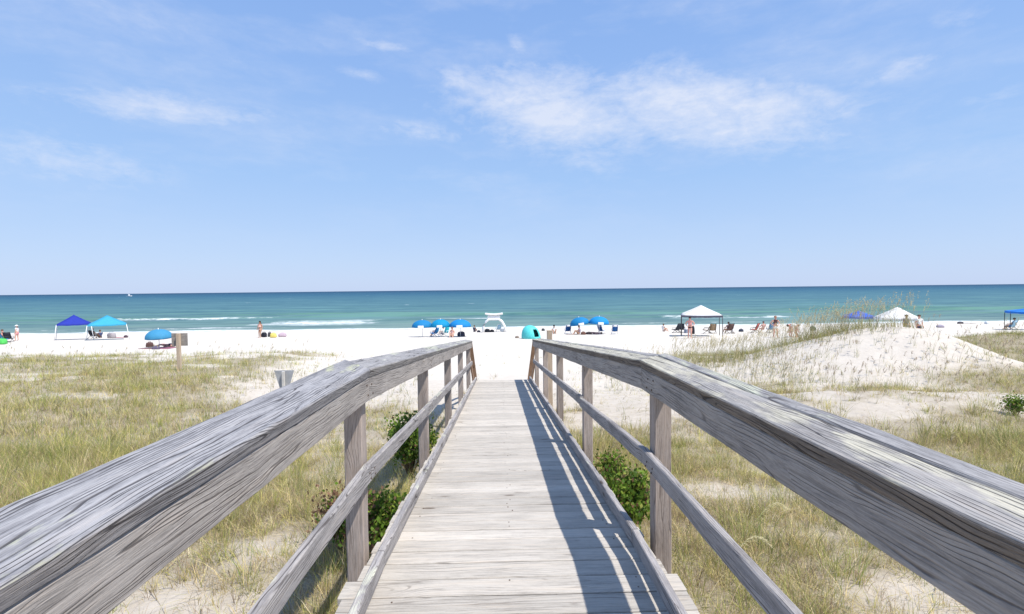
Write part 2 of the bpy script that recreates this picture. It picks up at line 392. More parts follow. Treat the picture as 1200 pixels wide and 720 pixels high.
RH = .984                                    # top inner corner of the handrail at the bend
def rails(side):
    TILT = math.radians(10.0 if side == 'L' else 8.0)
    sg = -1 if side == 'L' else 1
    xi = -.694 if side == 'L' else .803      # inner edge of the cap
    yb = 2.74 if side == 'L' else 2.92
    wcap, tcap = (.189, .046) if side == 'L' else (.190, .046)
    cut = .16 if side == 'L' else .12
    ws = .007                                # the level run dips slightly
    ramp = SL
    capmat_near = W_BLUE if side == 'L' else W_LICH
    capmat_far = W_LICH2 if side == 'L' else W_LICH
    # cap: tilted towards the walkway
    wd = Vector((sg * math.cos(TILT), 0, math.sin(TILT)))
    def capc(y, z): # centre of the cap section when its inner top corner is (xi, y, z)
        up = Vector((-sg * math.sin(TILT), 0, math.cos(TILT)))
        return Vector((xi, y, z)) + wd * (wcap / 2) - up * (tcap / 2)
    up = Vector((-sg * math.sin(TILT), 0, math.cos(TILT)))
    zb = RH; zn = RH + ws * (yb + 1.6); ze = RH - ramp * (YE + .08 - yb)
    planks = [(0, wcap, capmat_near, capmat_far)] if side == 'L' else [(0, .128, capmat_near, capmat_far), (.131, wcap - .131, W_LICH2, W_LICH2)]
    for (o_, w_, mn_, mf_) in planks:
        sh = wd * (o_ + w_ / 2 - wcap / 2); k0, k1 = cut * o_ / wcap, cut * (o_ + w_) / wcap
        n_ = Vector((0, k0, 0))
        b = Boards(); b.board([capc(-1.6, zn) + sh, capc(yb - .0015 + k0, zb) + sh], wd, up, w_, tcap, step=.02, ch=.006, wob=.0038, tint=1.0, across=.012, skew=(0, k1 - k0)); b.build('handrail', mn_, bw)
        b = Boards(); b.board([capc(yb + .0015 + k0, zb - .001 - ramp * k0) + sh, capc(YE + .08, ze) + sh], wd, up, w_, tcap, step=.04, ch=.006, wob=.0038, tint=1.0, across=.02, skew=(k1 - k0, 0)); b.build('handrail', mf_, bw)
    # face board under the cap
    hb = .124; xb = xi + sg * (.009 + .018); zo = tcap + hb / 2 - .002
    b = Boards(); b.board([(xb, -1.6, zn - zo), (xb, yb - .002, zb - zo)], (1, 0, 0), (0, 0, 1), .036, hb, step=.03, ch=.004, wob=.003, tint=1.0); b.build('rail_board', W_SIDE, bw)
    b = Boards(); b.board([(xb, yb + .002, zb - zo), (xb, YE + .05, ze - zo)], (1, 0, 0), (0, ramp, 1), .036, hb, step=.05, ch=.004, wob=.003, tint=1.08); b.build('rail_board', W_SIDE, bw)
    # middle rail
    zm = .434; xm = xi + sg * .022
    ym = yb - .02
    if side == 'L':
        segs = [((xm, -1.6, zm + .02), (xm, ym, zm)), ((xm, ym + .004, zm), (xm, YE, zm - ramp * (YE - ym)))]
    else:
        y2 = 5.2
        segs = [((xm, -1.6, zm + .02), (xm, ym, zm)), ((xm, ym + .004, zm), (xm, y2, zm - ramp * (y2 - ym))),
                ((xm + .006, y2 + .004, zm + .012 - ramp * (y2 - ym)), (xm + .006, YE, zm + .012 - ramp * (YE - ym)))]
    for a, c in segs:
        b = Boards(); b.board([a, c], (1, 0, 0), (0, 0, 1), .038, .094, step=.04, ch=.006, wob=.004, tint=1.0); b.build('mid_rail', W_MID, bw)
    # kick rail standing on the deck edge
    xk = (DL + .005) if side == 'L' else (DR - .005)
    yk = 2.55 if side == 'L' else 2.75
    b = Boards(); b.board([(xk, -1.9, .047), (xk, yk, .047 + dz(yk))], (1, 0, 0), (0, 0, 1), .038, .086, step=.04, ch=.005, wob=.003, tint=1.08); b.build('kick_rail', W_MID, bw)
    b = Boards(); b.board([(xk, yk + .005, .047 + dz(yk)), (xk, YE - .05, dz(YE - .05) + .047)], (1, 0, 0), (0, SL, 1), .038, .086, step=.05, ch=.005, wob=.003, tint=1.05); b.build('kick_rail', W_MID, bw)
    # posts
    for k, yp in enumerate([-2.1, .32, 2.76, 5.18, 7.62, 10.06, 12.5]):
        if side == 'R': yp += .08
        xp = xi + sg * .094
        zt = (RH - (ramp * (yp - yb) if yp > yb else 0)) - tcap + .02
        g = gz(xp, yp) - .3
        b = Boards(); b.board([(xp, yp, g), (xp, yp, zt)], (1, 0, 0), (0, 1, 0), .096, .094, step=.06, ch=.006, wob=.004, tint=random.uniform(.85, 1.12)); b.build('post', W_POST, bw)
    nm = MB()
    for yp in (.32, 2.70, 2.80, 5.18, 7.62, 10.06, 12.5):
        zt = RH - (ramp * (yp - yb) if yp > yb else 0) - tcap
        for dy_, dz_n in ((-.012, -.035), (.014, -.092), (-.01, -.50), (.012, -.535)):
            xn = (xi + sg * .009) if dz_n > -.2 else (xm - sg * .019)
            c_ = Vector((xn, yp + dy_ + random.uniform(-.006, .006), zt + dz_n + random.uniform(-.006, .006))) - bw.location
            nm.tube([c_ + Vector((sg * .004, 0, 0)), c_ - Vector((sg * .0035, 0, 0))], .0052, 7)
    no = nm.build('nail_heads', plain('rusty_nail', (.10, .07, .05), .8), bw); no['kind'] = 'stuff'
    # stair handrail beyond the ramp
    xs = xi + sg * .06; z0 = ze - .05
    p0 = Vector((xs, YE + .10, z0)); p1 = Vector((xs, YE + 3.3, z0 - 3.2 * .56))
    b = Boards(); b.board([p0, p1], (1, 0, 0), (0, .56, 1), .10, .045, step=.1, tint=1); b.build('stair_handrail', W_BROWN, bw)
    b = Boards(); b.board([p0 + Vector((0, 0, -.5)), p1 + Vector((0, 0, -.5))], (1, 0, 0), (0, .56, 1), .038, .12, step=.1, tint=1); b.build('stair_rail', W_BROWN, bw)
    b = Boards(); b.board([(xs - sg * .05, YE + .02, dz(YE) - .2), (xs - sg * .05, YE + 1.9, gz(xs, YE + 1.9) + .02)], (1, 0, 0), (0, .5, 1), .04, .22, step=.2, tint=.9); b.build('stair_stringer', W_BROWN, bw)
    for q in (.99,):
        pp = p0.lerp(p1, q); g = gz(pp.x, pp.y)
        b = Boards(); b.board([(pp.x + sg * .06, pp.y, g - .3), (pp.x + sg * .06, pp.y, pp.z + .05)], (1, 0, 0), (0, 1, 0), .09, .09, step=.1, tint=1); b.build('stair_post', W_BROWN, bw)
rails('L'); rails('R')
zt_, yt_ = dz(YE) - .17, YE + .14
while zt_ > gz(.06, yt_) + .05:
    b = Boards(); b.board([(-.62, yt_, zt_), (.74, yt_, zt_)], (0, 1, 0), (0, 0, 1), .28, .04, step=.2); b.build('stair_tread', W_DECK, bw)
    yt_ += .29; zt_ -= .165
p = at(644, 400, 11.6)
tp = Boards(); zt = at(644, 388, 11.6).z; zg = gz(p.x, 11.6)
tpo = thing('wooden_post', (p.x, 11.6, zg), 'tan unweathered square timber post standing just outside the right railing, taller than it', 'post')
tp.board([(p.x, 11.6, zg - .3), (p.x, 11.6, zt)], (1, 0, 0), (0, 1, 0), .115, .115, step=.1, tint=1.0); tp.build('shaft', W_TAN, tpo)
cp = Boards(); cp.board([(p.x - .06, 11.6, zt + .008), (p.x + .06, 11.6, zt + .008)], (0, 1, 0), (0, 0, 1), .12, .014, step=.1, ch=.003, tint=1.1); cp.build('cap', W_TAN, tpo)

# ------------------------------------------------------------------ ground sheet
def axis(segs):
    out = []
    for a, b, st in segs: out += list(np.arange(a, b, st))
    return np.array(out + [segs[-1][1]])
def grid_mesh(name, xs, ys, zf):
    X, Y = np.meshgrid(xs, ys); Z = zf(X, Y); nx, ny = len(xs), len(ys)
    me = bpy.data.meshes.new(name); co = np.stack([X, Y, Z], -1).reshape(-1, 3).astype(np.float32)
    i = np.arange(nx * ny).reshape(ny, nx)
    q = np.stack([i[:-1, :-1], i[:-1, 1:], i[1:, 1:], i[1:, :-1]], -1).reshape(-1, 4)
    fill_mesh(me, co, q); return me, X.ravel(), Y.ravel()
def fill_mesh(me, co, q, sm=True):
    me.vertices.add(len(co)); me.vertices.foreach_set('co', np.ascontiguousarray(co, np.float32).ravel())
    me.loops.add(q.size); me.loops.foreach_set('vertex_index', np.ascontiguousarray(q, np.int32).ravel())
    me.polygons.add(len(q)); me.polygons.foreach_set('loop_start', np.arange(0, q.size, q.shape[1], dtype=np.int32))
    me.polygons.foreach_set('use_smooth', np.full(len(q), sm)); me.update(calc_edges=True)
gx = axis([(-600, -120, 40), (-120, -40, 4), (-40, -12, .4), (-12, 12, .14), (12, 40, .3), (40, 120, 4), (120, 600, 40)])
gy = axis([(-300, -20, 20), (-20, 1, 1), (1, 14, .14), (14, 30, .25), (30, 110, 1.0), (110, 160, 6)])
me, GX, GY = grid_mesh('ground', gx, gy, G)
a = me.attributes.new('veg', 'FLOAT', 'POINT'); a.data.foreach_set('value', veg(GX, GY).astype(np.float32))
m, nt, b = newmat('dune_sand'); tc = N(nt, 'ShaderNodeTexCoord'); P = tc.outputs['Object']
vg = N(nt, 'ShaderNodeAttribute', attribute_name='veg').outputs['Fac']
n1 = NOISE(nt, P, 3.5, 6, .65).outputs[0]; n2 = NOISE(nt, P, 28, 4, .6).outputs[0]; n3 = NOISE(nt, P, 160, 3, .6).outputs[0]
sp0 = N(nt, 'ShaderNodeSeparateXYZ'); L(nt, P, sp0.inputs[0])
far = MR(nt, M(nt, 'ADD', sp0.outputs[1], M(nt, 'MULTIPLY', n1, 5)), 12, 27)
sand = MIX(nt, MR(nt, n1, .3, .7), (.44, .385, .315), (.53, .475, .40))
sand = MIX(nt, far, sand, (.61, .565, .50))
sand = MIX(nt, M(nt, 'MULTIPLY', MR(nt, n3, .55, .75), .35), sand, (.42, .37, .31))
litter = MIX(nt, MR(nt, n2, .35, .65), (.25, .205, .14), (.43, .37, .26))
litter = MIX(nt, MR(nt, n3, .5, .66), litter, (.15, .13, .09))
f = MR(nt, M(nt, 'ADD', vg, M(nt, 'MULTIPLY', M(nt, 'SUBTRACT', n2, .5), .9)), .12, .60)
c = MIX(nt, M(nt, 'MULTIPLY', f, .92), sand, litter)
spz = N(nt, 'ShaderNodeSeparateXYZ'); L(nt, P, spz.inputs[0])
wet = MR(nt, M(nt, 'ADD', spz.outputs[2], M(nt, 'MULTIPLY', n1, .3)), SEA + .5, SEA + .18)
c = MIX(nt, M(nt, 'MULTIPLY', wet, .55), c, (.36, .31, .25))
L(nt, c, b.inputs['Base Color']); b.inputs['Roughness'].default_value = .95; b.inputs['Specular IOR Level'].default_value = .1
bp = N(nt, 'ShaderNodeBump'); bp.inputs['Strength'].default_value = .6; bp.inputs['Distance'].default_value = .05
hh = M(nt, 'ADD', NOISE(nt, P, 5, 5, .6).outputs[0], M(nt, 'MULTIPLY', n3, .12)); L(nt, hh, bp.inputs['Height']); L(nt, bp.outputs[0], b.inputs['Normal'])
tag(link('ground', me, m), kind='structure')

# ------------------------------------------------------------------ sea
def swell(x, y):
    d = y + 5 * (fbm(x * .012, y * .0 + 3, 3, 41) - .5) * 2
    env = sstep(93, 104, y) * sstep(700, 160, y)
    z = 0
    for c, h, w in ((108, .22, 2.6), (119, .40, 2.8), (135, .85, 3.4), (152, .55, 4.0), (171, .3, 5), (195, .25, 5.5), (225, .22, 6.5), (262, .2, 8)):
        k = .35 + 1.1 * vnoise(x * .028 + c, y * 0 + c, 44)
        z = z + h * k * np.exp(-np.abs((d - c) / w) ** 2)
    z = z + .22 * (fbm(x * .13, y * .30, 4, 50) - .5) * env
    return SEA + z + .03 * (fbm(x * .3, y * .6, 2, 60) - .5)
sxs = axis([(-60000, -4000, 8000), (-4000, -500, 500), (-500, -200, 12), (-200, 200, .9), (200, 500, 12), (500, 4000, 500), (4000, 60000, 8000)])
sys_ = axis([(84, 160, .5), (160, 300, 1.2), (300, 800, 12), (800, 4000, 200), (4000, 60000, 4000)])
me, _, _ = grid_mesh('sea', sxs, sys_, swell)
m, nt, b = newmat('sea_water'); tc = N(nt, 'ShaderNodeTexCoord'); P = tc.outputs['Object']
sp = N(nt, 'ShaderNodeSeparateXYZ'); L(nt, P, sp.inputs[0]); X_, Y_, Z_ = sp.outputs
lg = M(nt, 'LOGARITHM', Y_, 10)
wn = NOISE(nt, VM(nt, 'MULTIPLY', P, (.012, .05, 0)), 1, 4, .6).outputs[0]
lgn = M(nt, 'ADD', lg, M(nt, 'MULTIPLY', M(nt, 'SUBTRACT', wn, .5), .22))
cr = N(nt, 'ShaderNodeValToRGB'); L(nt, MR(nt, lgn, 1.95, 3.6), cr.inputs[0])
el = cr.color_ramp.elements
for pos, colr in ((0, (.20, .27, .235)), (.07, (.115, .20, .19)), (.2, (.075, .17, .19)), (.42, (.052, .14, .18)), (.65, (.018, .088, .152)), (1, (.006, .042, .10))):
    e = el.new(pos) if 0 < pos < 1 else el[0 if pos == 0 else len(el) - 1]; e.color = (*colr, 1)
c = cr.outputs[0]
# sediment-green water lifted into the wave faces
gr = MR(nt, Z_, SEA + .12, SEA + .48)
c = MIX(nt, M(nt, 'MULTIPLY', gr, .7), c, (.095, .225, .15))
ch1 = NOISE(nt, VM(nt, 'MULTIPLY', P, (.10, .5, 0)), 1, 5, .65).outputs[0]
ch2 = NOISE(nt, VM(nt, 'MULTIPLY', P, (.02, .13, 0)), 1, 5, .62).outputs[0]
c = MIX(nt, M(nt, 'MULTIPLY', MR(nt, M(nt, 'ADD', M(nt, 'MULTIPLY', ch1, .5), M(nt, 'MULTIPLY', ch2, .5)), .47, .62), .55), c, (.012, .065, .115))
c = MIX(nt, M(nt, 'MULTIPLY', MR(nt, ch2, .50, .36), .30), c, (.15, .29, .29))
# foam
fn = NOISE(nt, VM(nt, 'MULTIPLY', P, (.045, .11, 0)), 1, 3, .5).outputs[0]
ff = NOISE(nt, VM(nt, 'MULTIPLY', P, (.5, 1.4, 0)), 1, 6, .7).outputs[0]
fine = NOISE(nt, VM(nt, 'MULTIPLY', P, (.14, .6, 0)), 1, 5, .6).outputs[0]
xw = NOISE(nt, VM(nt, 'MULTIPLY', P, (.03, 0, 0)), 1, 3, .5).outputs[0]
yy = M(nt, 'ADD', Y_, M(nt, 'MULTIPLY', M(nt, 'SUBTRACT', xw, .5), 12))
swash = MR(nt, M(nt, 'ADD', yy, M(nt, 'MULTIPLY', M(nt, 'SUBTRACT', ff, .5), 5)), 97.2, 95.6)
def foamband(yc, w, thr, x0=None, sx=None):
    e = MR(nt, M(nt, 'ABSOLUTE', M(nt, 'SUBTRACT', yy, yc)), w, w * .2)
    q = M(nt, 'ADD', M(nt, 'MULTIPLY', fn, .7), M(nt, 'MULTIPLY', ff, .35))
    if x0 is not None:
        ex = MR(nt, M(nt, 'ABSOLUTE', M(nt, 'SUBTRACT', X_, x0)), sx, sx * .4, -.35, .10)
        q = M(nt, 'ADD', q, ex)
    return M(nt, 'MULTIPLY', e, MR(nt, q, thr, thr + .07))
foam = swash
for args in ((101.5, 2.0, .58), (114, 8, .53, -42, 24), (124, 5, .53, -8, 14), (135, 2.4, .605, -80, 50), (141, 2.4, .645), (118, 3.5, .575, 52, 28), (160, 3, .665), (184, 4, .68)):
    foam = M(nt, 'MAXIMUM', foam, foamband(*args))
# whitecaps farther out
wc = NOISE(nt, VM(nt, 'MULTIPLY', P, (.05, .12, 0)), 1, 2, .5).outputs[0]
foam = M(nt, 'MAXIMUM', foam, M(nt, 'MULTIPLY', MR(nt, wc, .755, .78), MR(nt, Y_, 140, 200)))
foam = M(nt, 'MULTIPLY', foam, MR(nt, ff, .36, .56, .08, 1))
c = MIX(nt, foam, c, (.80, .82, .82))
L(nt, c, b.inputs['Base Color']); b.inputs['Roughness'].default_value = 1; b.inputs['Specular IOR Level'].default_value = 0
gl = N(nt, 'ShaderNodeBsdfGlossy'); gl.inputs['Roughness'].default_value = .32; mx = N(nt, 'ShaderNodeMixShader')
L(nt, MR(nt, foam, 0, 1, .10, .02), mx.inputs[0]); L(nt, b.outputs[0], mx.inputs[1]); L(nt, gl.outputs[0], mx.inputs[2]); L(nt, mx.outputs[0], nt.nodes['Material Output'].inputs[0])
bp = N(nt, 'ShaderNodeBump'); bp.inputs['Strength'].default_value = .5; bp.inputs['Distance'].default_value = .25
L(nt, M(nt, 'ADD', ch1, M(nt, 'MULTIPLY', ff, .5)), bp.inputs['Height']); L(nt, bp.outputs[0], b.inputs['Normal']); L(nt, bp.outputs[0], gl.inputs['Normal'])
tag(link('sea', me, m), kind='structure')

# ------------------------------------------------------------------ grass
def leafmat(name, trans=.3, rough=.7):
    m, nt, b = newmat(name); c = N(nt, 'ShaderNodeAttribute', attribute_name='col').outputs['Color']
    L(nt, c, b.inputs['Base Color']); b.inputs['Roughness'].default_value = rough; b.inputs['Specular IOR Level'].default_value = .2
    t = N(nt, 'ShaderNodeBsdfTranslucent'); L(nt, c, t.inputs[0])
    mx = N(nt, 'ShaderNodeMixShader'); mx.inputs[0].default_value = trans
    L(nt, b.outputs[0], mx.inputs[1]); L(nt, t.outputs[0], mx.inputs[2]); L(nt, mx.outputs[0], nt.nodes['Material Output'].inputs[0])
    return m
GRASS = leafmat('grass_blade')
def blades(root, h, ang, lean, w, col, segs=3, side=None, sag=.35):
    n = len(root); d = np.stack([np.cos(ang), np.sin(ang), np.zeros(n)], -1)
    sa = rng.random(n) * np.pi if side is None else side
    s = np.stack([np.cos(sa), np.sin(sa), np.zeros(n)], -1)
    vs = []; tip = []
    for k in range(segs + 1):
        t = k / segs
        c = root + d * (h * lean * (.35 * t + .65 * t * t))[:, None]
        c[:, 2] += h * t * (1 - sag * np.minimum(lean, 1.3) * t)
        hw = (w * .5 * (1 - t) ** .6)[:, None] if k < segs else (w * .06)[:, None]
        vs += [c - s * hw, c + s * hw]; tip.append(c)
    V = np.stack(vs, 1); nv = 2 * (segs + 1)
    base = (np.arange(n) * nv)[:, None]
    Q = np.concatenate([base + np.array([[2 * k, 2 * k + 1, 2 * k + 3, 2 * k + 2]]) for k in range(segs)], 0)
    C = np.repeat(col[:, None, :], nv, 1)
    return V.reshape(-1, 3), Q, C.reshape(-1, 3), tip[-1], d
def join(parts):
    o = 0; V = []; Q = []; C = []
    for v, q, c in parts: V.append(v); Q.append(q + o); C.append(c); o += len(v)
    return np.concatenate(V), np.concatenate(Q), np.concatenate(C)
def colmesh(name, V, Q, C, mat, parent=None):
    me = bpy.data.meshes.new(name); fill_mesh(me, V, Q, True)
    a = me.attributes.new('col', 'FLOAT_COLOR', 'POINT')
    a.data.foreach_set('color', np.concatenate([C, np.ones((len(C), 1))], 1).astype(np.float32).ravel())
    return link(name, me, mat, parent)
PAL = np.array([[.23, .27, .07], [.35, .345, .10], [.46, .405, .15], [.54, .44, .22], [.41, .32, .20], [.26, .19, .13], [.17, .22, .065], [.60, .53, .34]])
def tuftset(x, y, nb, hmin, hmax, wid, probs, spread, leanr=(.15, .9), segs=3):
    n = len(x); idx = np.repeat(np.arange(n), nb); k = len(idx)
    a = rng.random(k) * 2 * np.pi; r = np.abs(rng.normal(0, 1, k)) * spread
    bx = x[idx] + np.cos(a) * r; by = y[idx] + np.sin(a) * r
    root = np.stack([bx, by, G(bx, by) - .01], -1)
    th = rng.uniform(.65, 1.25, n)[idx]; h = rng.uniform(hmin, hmax, k) * th
    main = rng.integers(0, len(probs[0]), n)
    tone = rng.choice(len(PAL), size=(n,), p=probs[0])
    own = rng.choice(len(PAL), size=(k,), p=probs[1])
    col = np.where((rng.random(k) < .68)[:, None], PAL[tone[idx]], PAL[own]) * rng.uniform(.85, 1.3, (k, 1)) * rng.uniform(.7, 1.6, (n, 1))[idx]
    return blades(root, h, a + rng.normal(0, .5, k), rng.uniform(*leanr, k), wid * rng.uniform(.7, 1.3, k), col, segs)[:3]
def scatter(n, x0, x1, y0, y1, dens, pw=1.0):
    y = y0 + (y1 - y0) * rng.random(n) ** pw; x = rng.uniform(x0, x1, n)
    ok = (np.abs(x) < y * 1.12 + 1.6) & (rng.random(n) < dens(x, y))
    out = ok & ~((x > -.78) & (x < .92) & (y < 13.2))
    return x[out], y[out]
GREEN = [.22, .22, .18, .10, .06, .06, .12, .04]; MIXED = [.13, .18, .20, .17, .12, .09, .06, .05]; DRY = [.04, .08, .17, .25, .2, .14, .02, .10]
parts = []
# near field, both sides
x, y = scatter(12500, -9, 9, 1.2, 8.5, lambda x, y: .16 + .84 * veg(x, y)); parts.append(tuftset(x, y, 26, .05, .21, .0036, (MIXED, DRY), .07, (.1, 1.3)))
x, y = scatter(5600, -9, 9, 1.2, 8.5, lambda x, y: .95 * veg(x, y) ** 2); parts.append(tuftset(x, y, 20, .14, .46, .004, (GREEN, MIXED), .07, (.1, .9)))
for n_, xa, xb_, ya, yb_ in ((3000, 1.2, 9, 1.4, 8.5), (1300, -7, -1.2, 2.2, 8)):      # brown, half dead tufts
    x, y = scatter(n_, xa, xb_, ya, yb_, lambda x, y: (.1 + .9 * veg(x, y)) * sstep(.42, .58, fbm(x * .9, y * .9, 3, 61)))
    parts.append(tuftset(x, y, 26, .05, .24, .0036, ([0, 0, .05, .2, .3, .4, 0, .05], [.03, .07, .1, .2, .25, .3, 0, .05]), .06, (.2, 1.5)))
# middle field
x, y = scatter(11500, -19, 19, 8, 17, lambda x, y: .02 + .98 * veg(x, y)); parts.append(tuftset(x, y, 14, .07, .24, .007, (MIXED, DRY), .08))
x, y = scatter(5500, -19, 19, 8, 17, lambda x, y: .95 * veg(x, y) ** 2); parts.append(tuftset(x, y, 14, .16, .46, .006, (GREEN, MIXED), .10, (.1, .8)))
# far field to the dune crests
x, y = scatter(17000, -30, 32, 16, 28, lambda x, y: .02 + .98 * veg(x, y)); parts.append(tuftset(x, y, 11, .06, .26, .009, (GREEN, MIXED), .14, (.1, .9)))
x, y = scatter(2600, -30, 32, 16, 28, lambda x, y: .9 * veg(x, y) * vnoise(x * .8, y * .8, 71)); parts.append(tuftset(x, y, 12, .22, .55, .008, (GREEN, MIXED), .10, (.05, .6)))
V, Q, C = join(parts)
tag(colmesh('dune_grass', V, Q, C, GRASS), 'yellow green tufts of short dune grass covering the sand on both sides of the boardwalk', 'grass', kind='stuff')

# dead straw lying on the sand
n = 70000; y = 1.2 + 15 * rng.random(n) ** 1.4; x = rng.uniform(-16, 16, n)
ok = (np.abs(x) < y * 1.1 + 1.5) & (rng.random(n) < .25 + .75 * veg(x, y)) & ~((x > -.75) & (x < .9))
x, y = x[ok], y[ok]; n = len(x); root = np.stack([x, y, G(x, y) + .004], -1)
V, Q, C, _, _ = blades(root, rng.uniform(.03, .13, n), rng.random(n) * 6.28, rng.uniform(1.6, 4, n), rng.uniform(.003, .007, n) * (1 + y / 10), PAL[rng.choice(8, n, p=DRY)] * rng.uniform(.6, 1.15, (n, 1)), 2, sag=.6)
tag(colmesh('dry_straw', V, Q, C, GRASS), 'bleached dead straw and litter strewn over the sand between the grass tufts', 'straw', kind='stuff')

# sea oats: tall stems with drooping seed heads
def oats(x, y, hmin, hmax, wst, headcol, stems=1, headlen=.22):
    n = len(x); h = rng.uniform(hmin, hmax, n); a = rng.normal(.3, .8, n); lean = rng.uniform(.08, .42, n)
    root = np.stack([x, y, G(x, y)], -1)
    scol = np.array([.36, .32, .19]) * rng.uniform(.8, 1.25, (n, 1))
    v, q, c, tip, d = blades(root, h, a, lean, np.full(n, wst), scol, 5, sag=.2)
    parts = [(v, q, c)]
    # leaves from the lower stem
    k = 3; idx = np.repeat(np.arange(n), k); rr = root[idx].copy(); rr[:, :2] += rng.normal(0, .03, (n * k, 2))
    lv = blades(rr, h[idx] * rng.uniform(.35, .75, n * k), rng.random(n * k) * 6.28, rng.uniform(.2, .9, n * k), np.full(n * k, wst * 1.3), PAL[rng.choice(8, n * k, p=GREEN)], 3)[:3]
    parts.append(lv)
    # panicle: many short spikelets on the last part of the stem
    k = 16; idx = np.repeat(np.arange(n), k); t = np.tile(np.linspace(.80, 1.0, k), n) + rng.normal(0, .01, n * k)
    hh = h[idx]; ll = lean[idx]; base = root[idx] + d[idx] * (hh * ll * (.35 * t + .65 * t * t))[:, None]
    base[:, 2] += hh * t * (1 - .2 * ll * t)
    hv = blades(base, headlen * rng.uniform(.25, .5, n * k), a[idx] + rng.normal(0, .8, n * k), rng.uniform(.6, 1.6, n * k), np.full(n * k, wst * 1.7), headcol * rng.uniform(.8, 1.2, (n * k, 1)), 2, sag=.8)[:3]
    parts.append(hv); return parts
HC = np.array([.50, .44, .26])
parts = []
def pick(n, x0, x1, y0, y1): return rng.uniform(x0, x1, n), rng.uniform(y0, y1, n)
x, y = pick(620, 7.5, 15.2, 19.6, 23.5); parts += oats(x, y, .7, 1.25, .008, HC)
x, y = pick(190, 12.0, 16.4, 18.8, 21.8); parts += oats(x, y, .9, 1.5, .008, HC)
x, y = pick(420, 3.4, 10.5, 15, 22); parts += oats(x, y, .55, 1.0, .007, HC * .95)
x, y = pick(260, 9, 20, 13.5, 18.5); parts += oats(x, y, .4, .75, .007, np.array([.36, .28, .2]))
x, y = pick(170, 17, 30, 21, 27); parts += oats(x, y, .5, 1.0, .009, HC)
x, y = pick(75, -8.2, -2.5, 13, 19); parts += oats(x, y, .6, 1.1, .007, HC)
x, y = pick(70, -24, -8, 18, 24); parts += oats(x, y, .4, .7, .008, HC)
x, y = pick(34, 1.3, 8, 5, 12); parts += oats(x, y, .35, .7, .005, np.array([.42, .36, .24]))
x, y = pick(26, -8, -1.4, 3, 11); parts += oats(x, y, .3, .6, .004, np.array([.40, .35, .24]))
# a few pale panicles bowed down beside the right rail
for px, py in ((905, 605), (880, 655), (1012, 550), (1060, 575)):
    d = ROT @ cdir(px, py); t = (1.4 + .85) / -d.z; q = EYE + d * t
    k = 60; tt = np.linspace(0, 1, k)
    bx = q.x - .16 + .32 * tt; by = q.y + .05 * tt; bz = G(bx, by) + .10 + .16 * np.sin(tt * 2.6)
    parts.append(blades(np.stack([bx, by, bz], -1), np.full(k, .05), rng.normal(-.4, .4, k), rng.uniform(.8, 1.6, k), np.full(k, .009), np.array([.66, .6, .36]) * rng.uniform(.85, 1.15, (k, 1)), 2, sag=.9)[:3])
V, Q, C = join(parts)
tag(colmesh('sea_oats', V, Q, C, GRASS), 'tall thin sea oats with straw coloured seed heads rising from the dunes before the beach', 'sea oats', kind='stuff')

# ------------------------------------------------------------------ shrubs
LEAF = leafmat('shrub_leaf', .35, .5)
BARK = plain('shrub_bark', (.16, .11, .08), .9)
def shrub(px, py, Y, w, h, label, brown=.0, nleaf=2200):
    nleaf = int(nleaf * 2.3)
    p = at(px, py, Y); g = gz(p.x, Y); o = thing('shrub', (p.x, Y, g), label, 'shrub', 'green shrubs beside the boardwalk')
    st = MB(); C_ = []; tips = []
    for k in range(16):
        a = random.uniform(0, 6.28); r = random.uniform(.1, .48) * w
        e = Vector((math.cos(a) * r, math.sin(a) * r * .9, h * random.uniform(.55, 1.0) * (1.1 - .5 * r / w)))
        mid = e * .5 + Vector((random.uniform(-.04, .04), random.uniform(-.04, .04), .05))
        st.tube([(0, 0, -.05), mid, e], [.012, .008, .003], 5); tips += [e, mid * .5 + e * .5, mid * .9]
        for q in range(3):
            b0 = mid.lerp(e, random.random()); b1 = b0 + Vector((random.uniform(-.12, .12), random.uniform(-.12, .12), random.uniform(.0, .14)))
            st.tube([b0, b1], [.004, .002], 4); tips.append(b1)
    st.build('stems', BARK, o)
    T = np.array([tuple(t) for t in tips]); idx = rng.integers(0, len(T), nleaf)
    c = T[idx] + rng.normal(0, .055, (nleaf, 3)) * np.array([1, 1, .8]); c[:, 2] = np.maximum(c[:, 2], .02)
    ang = rng.random(nleaf) * 6.28; up = rng.uniform(.2, 1.3, nleaf); ln = rng.uniform(.025, .055, nleaf); wd = ln * .34
    d = np.stack([np.cos(ang) * np.cos(up), np.sin(ang) * np.cos(up), np.sin(up)], -1)
    s = np.cross(d, rng.normal(0, 1, (nleaf, 3))); s /= np.linalg.norm(s, axis=1)[:, None]
    V = np.stack([c, c + d * (ln * .5)[:, None] + s * wd[:, None], c + d * ln[:, None], c + d * (ln * .5)[:, None] - s * wd[:, None]], 1).reshape(-1, 3)
    Q = np.arange(nleaf * 4).reshape(-1, 4)
    pal = np.array([[.10, .18, .025], [.15, .25, .03], [.24, .33, .05], [.065, .12, .02], [.32, .35, .07]])
    cc = pal[rng.choice(5, nleaf, p=[.28, .27, .17, .18, .10])] * rng.uniform(.8, 1.2, (nleaf, 1))
    br = (rng.random(nleaf) < .07) | (rng.random(nleaf) < brown * (1.4 if brown else 1)) & (c[:, 0] < .0); cc[br] = np.array([.26, .15, .09]) * rng.uniform(.6, 1.3, (br.sum(), 1))
    colmesh('foliage', V, Q, np.repeat(cc, 4, 0), LEAF, o)
shrub(480, 500, 6.7, .80, .74, 'bushy green shrub behind the second post of the left railing')
shrub(446, 600, 4.3, .46, .58, 'low green shrub with reddish brown dead twigs beside the nearest left post', .3, 1500)
shrub(398, 585, 4.6, .34, .42, 'small rusty brown half dead shrub left of the nearest left post', .5, 480)
shrub(733, 585, 4.7, .42, .60, 'dense bright green shrub between the two nearest posts of the right railing', 0, 1700)
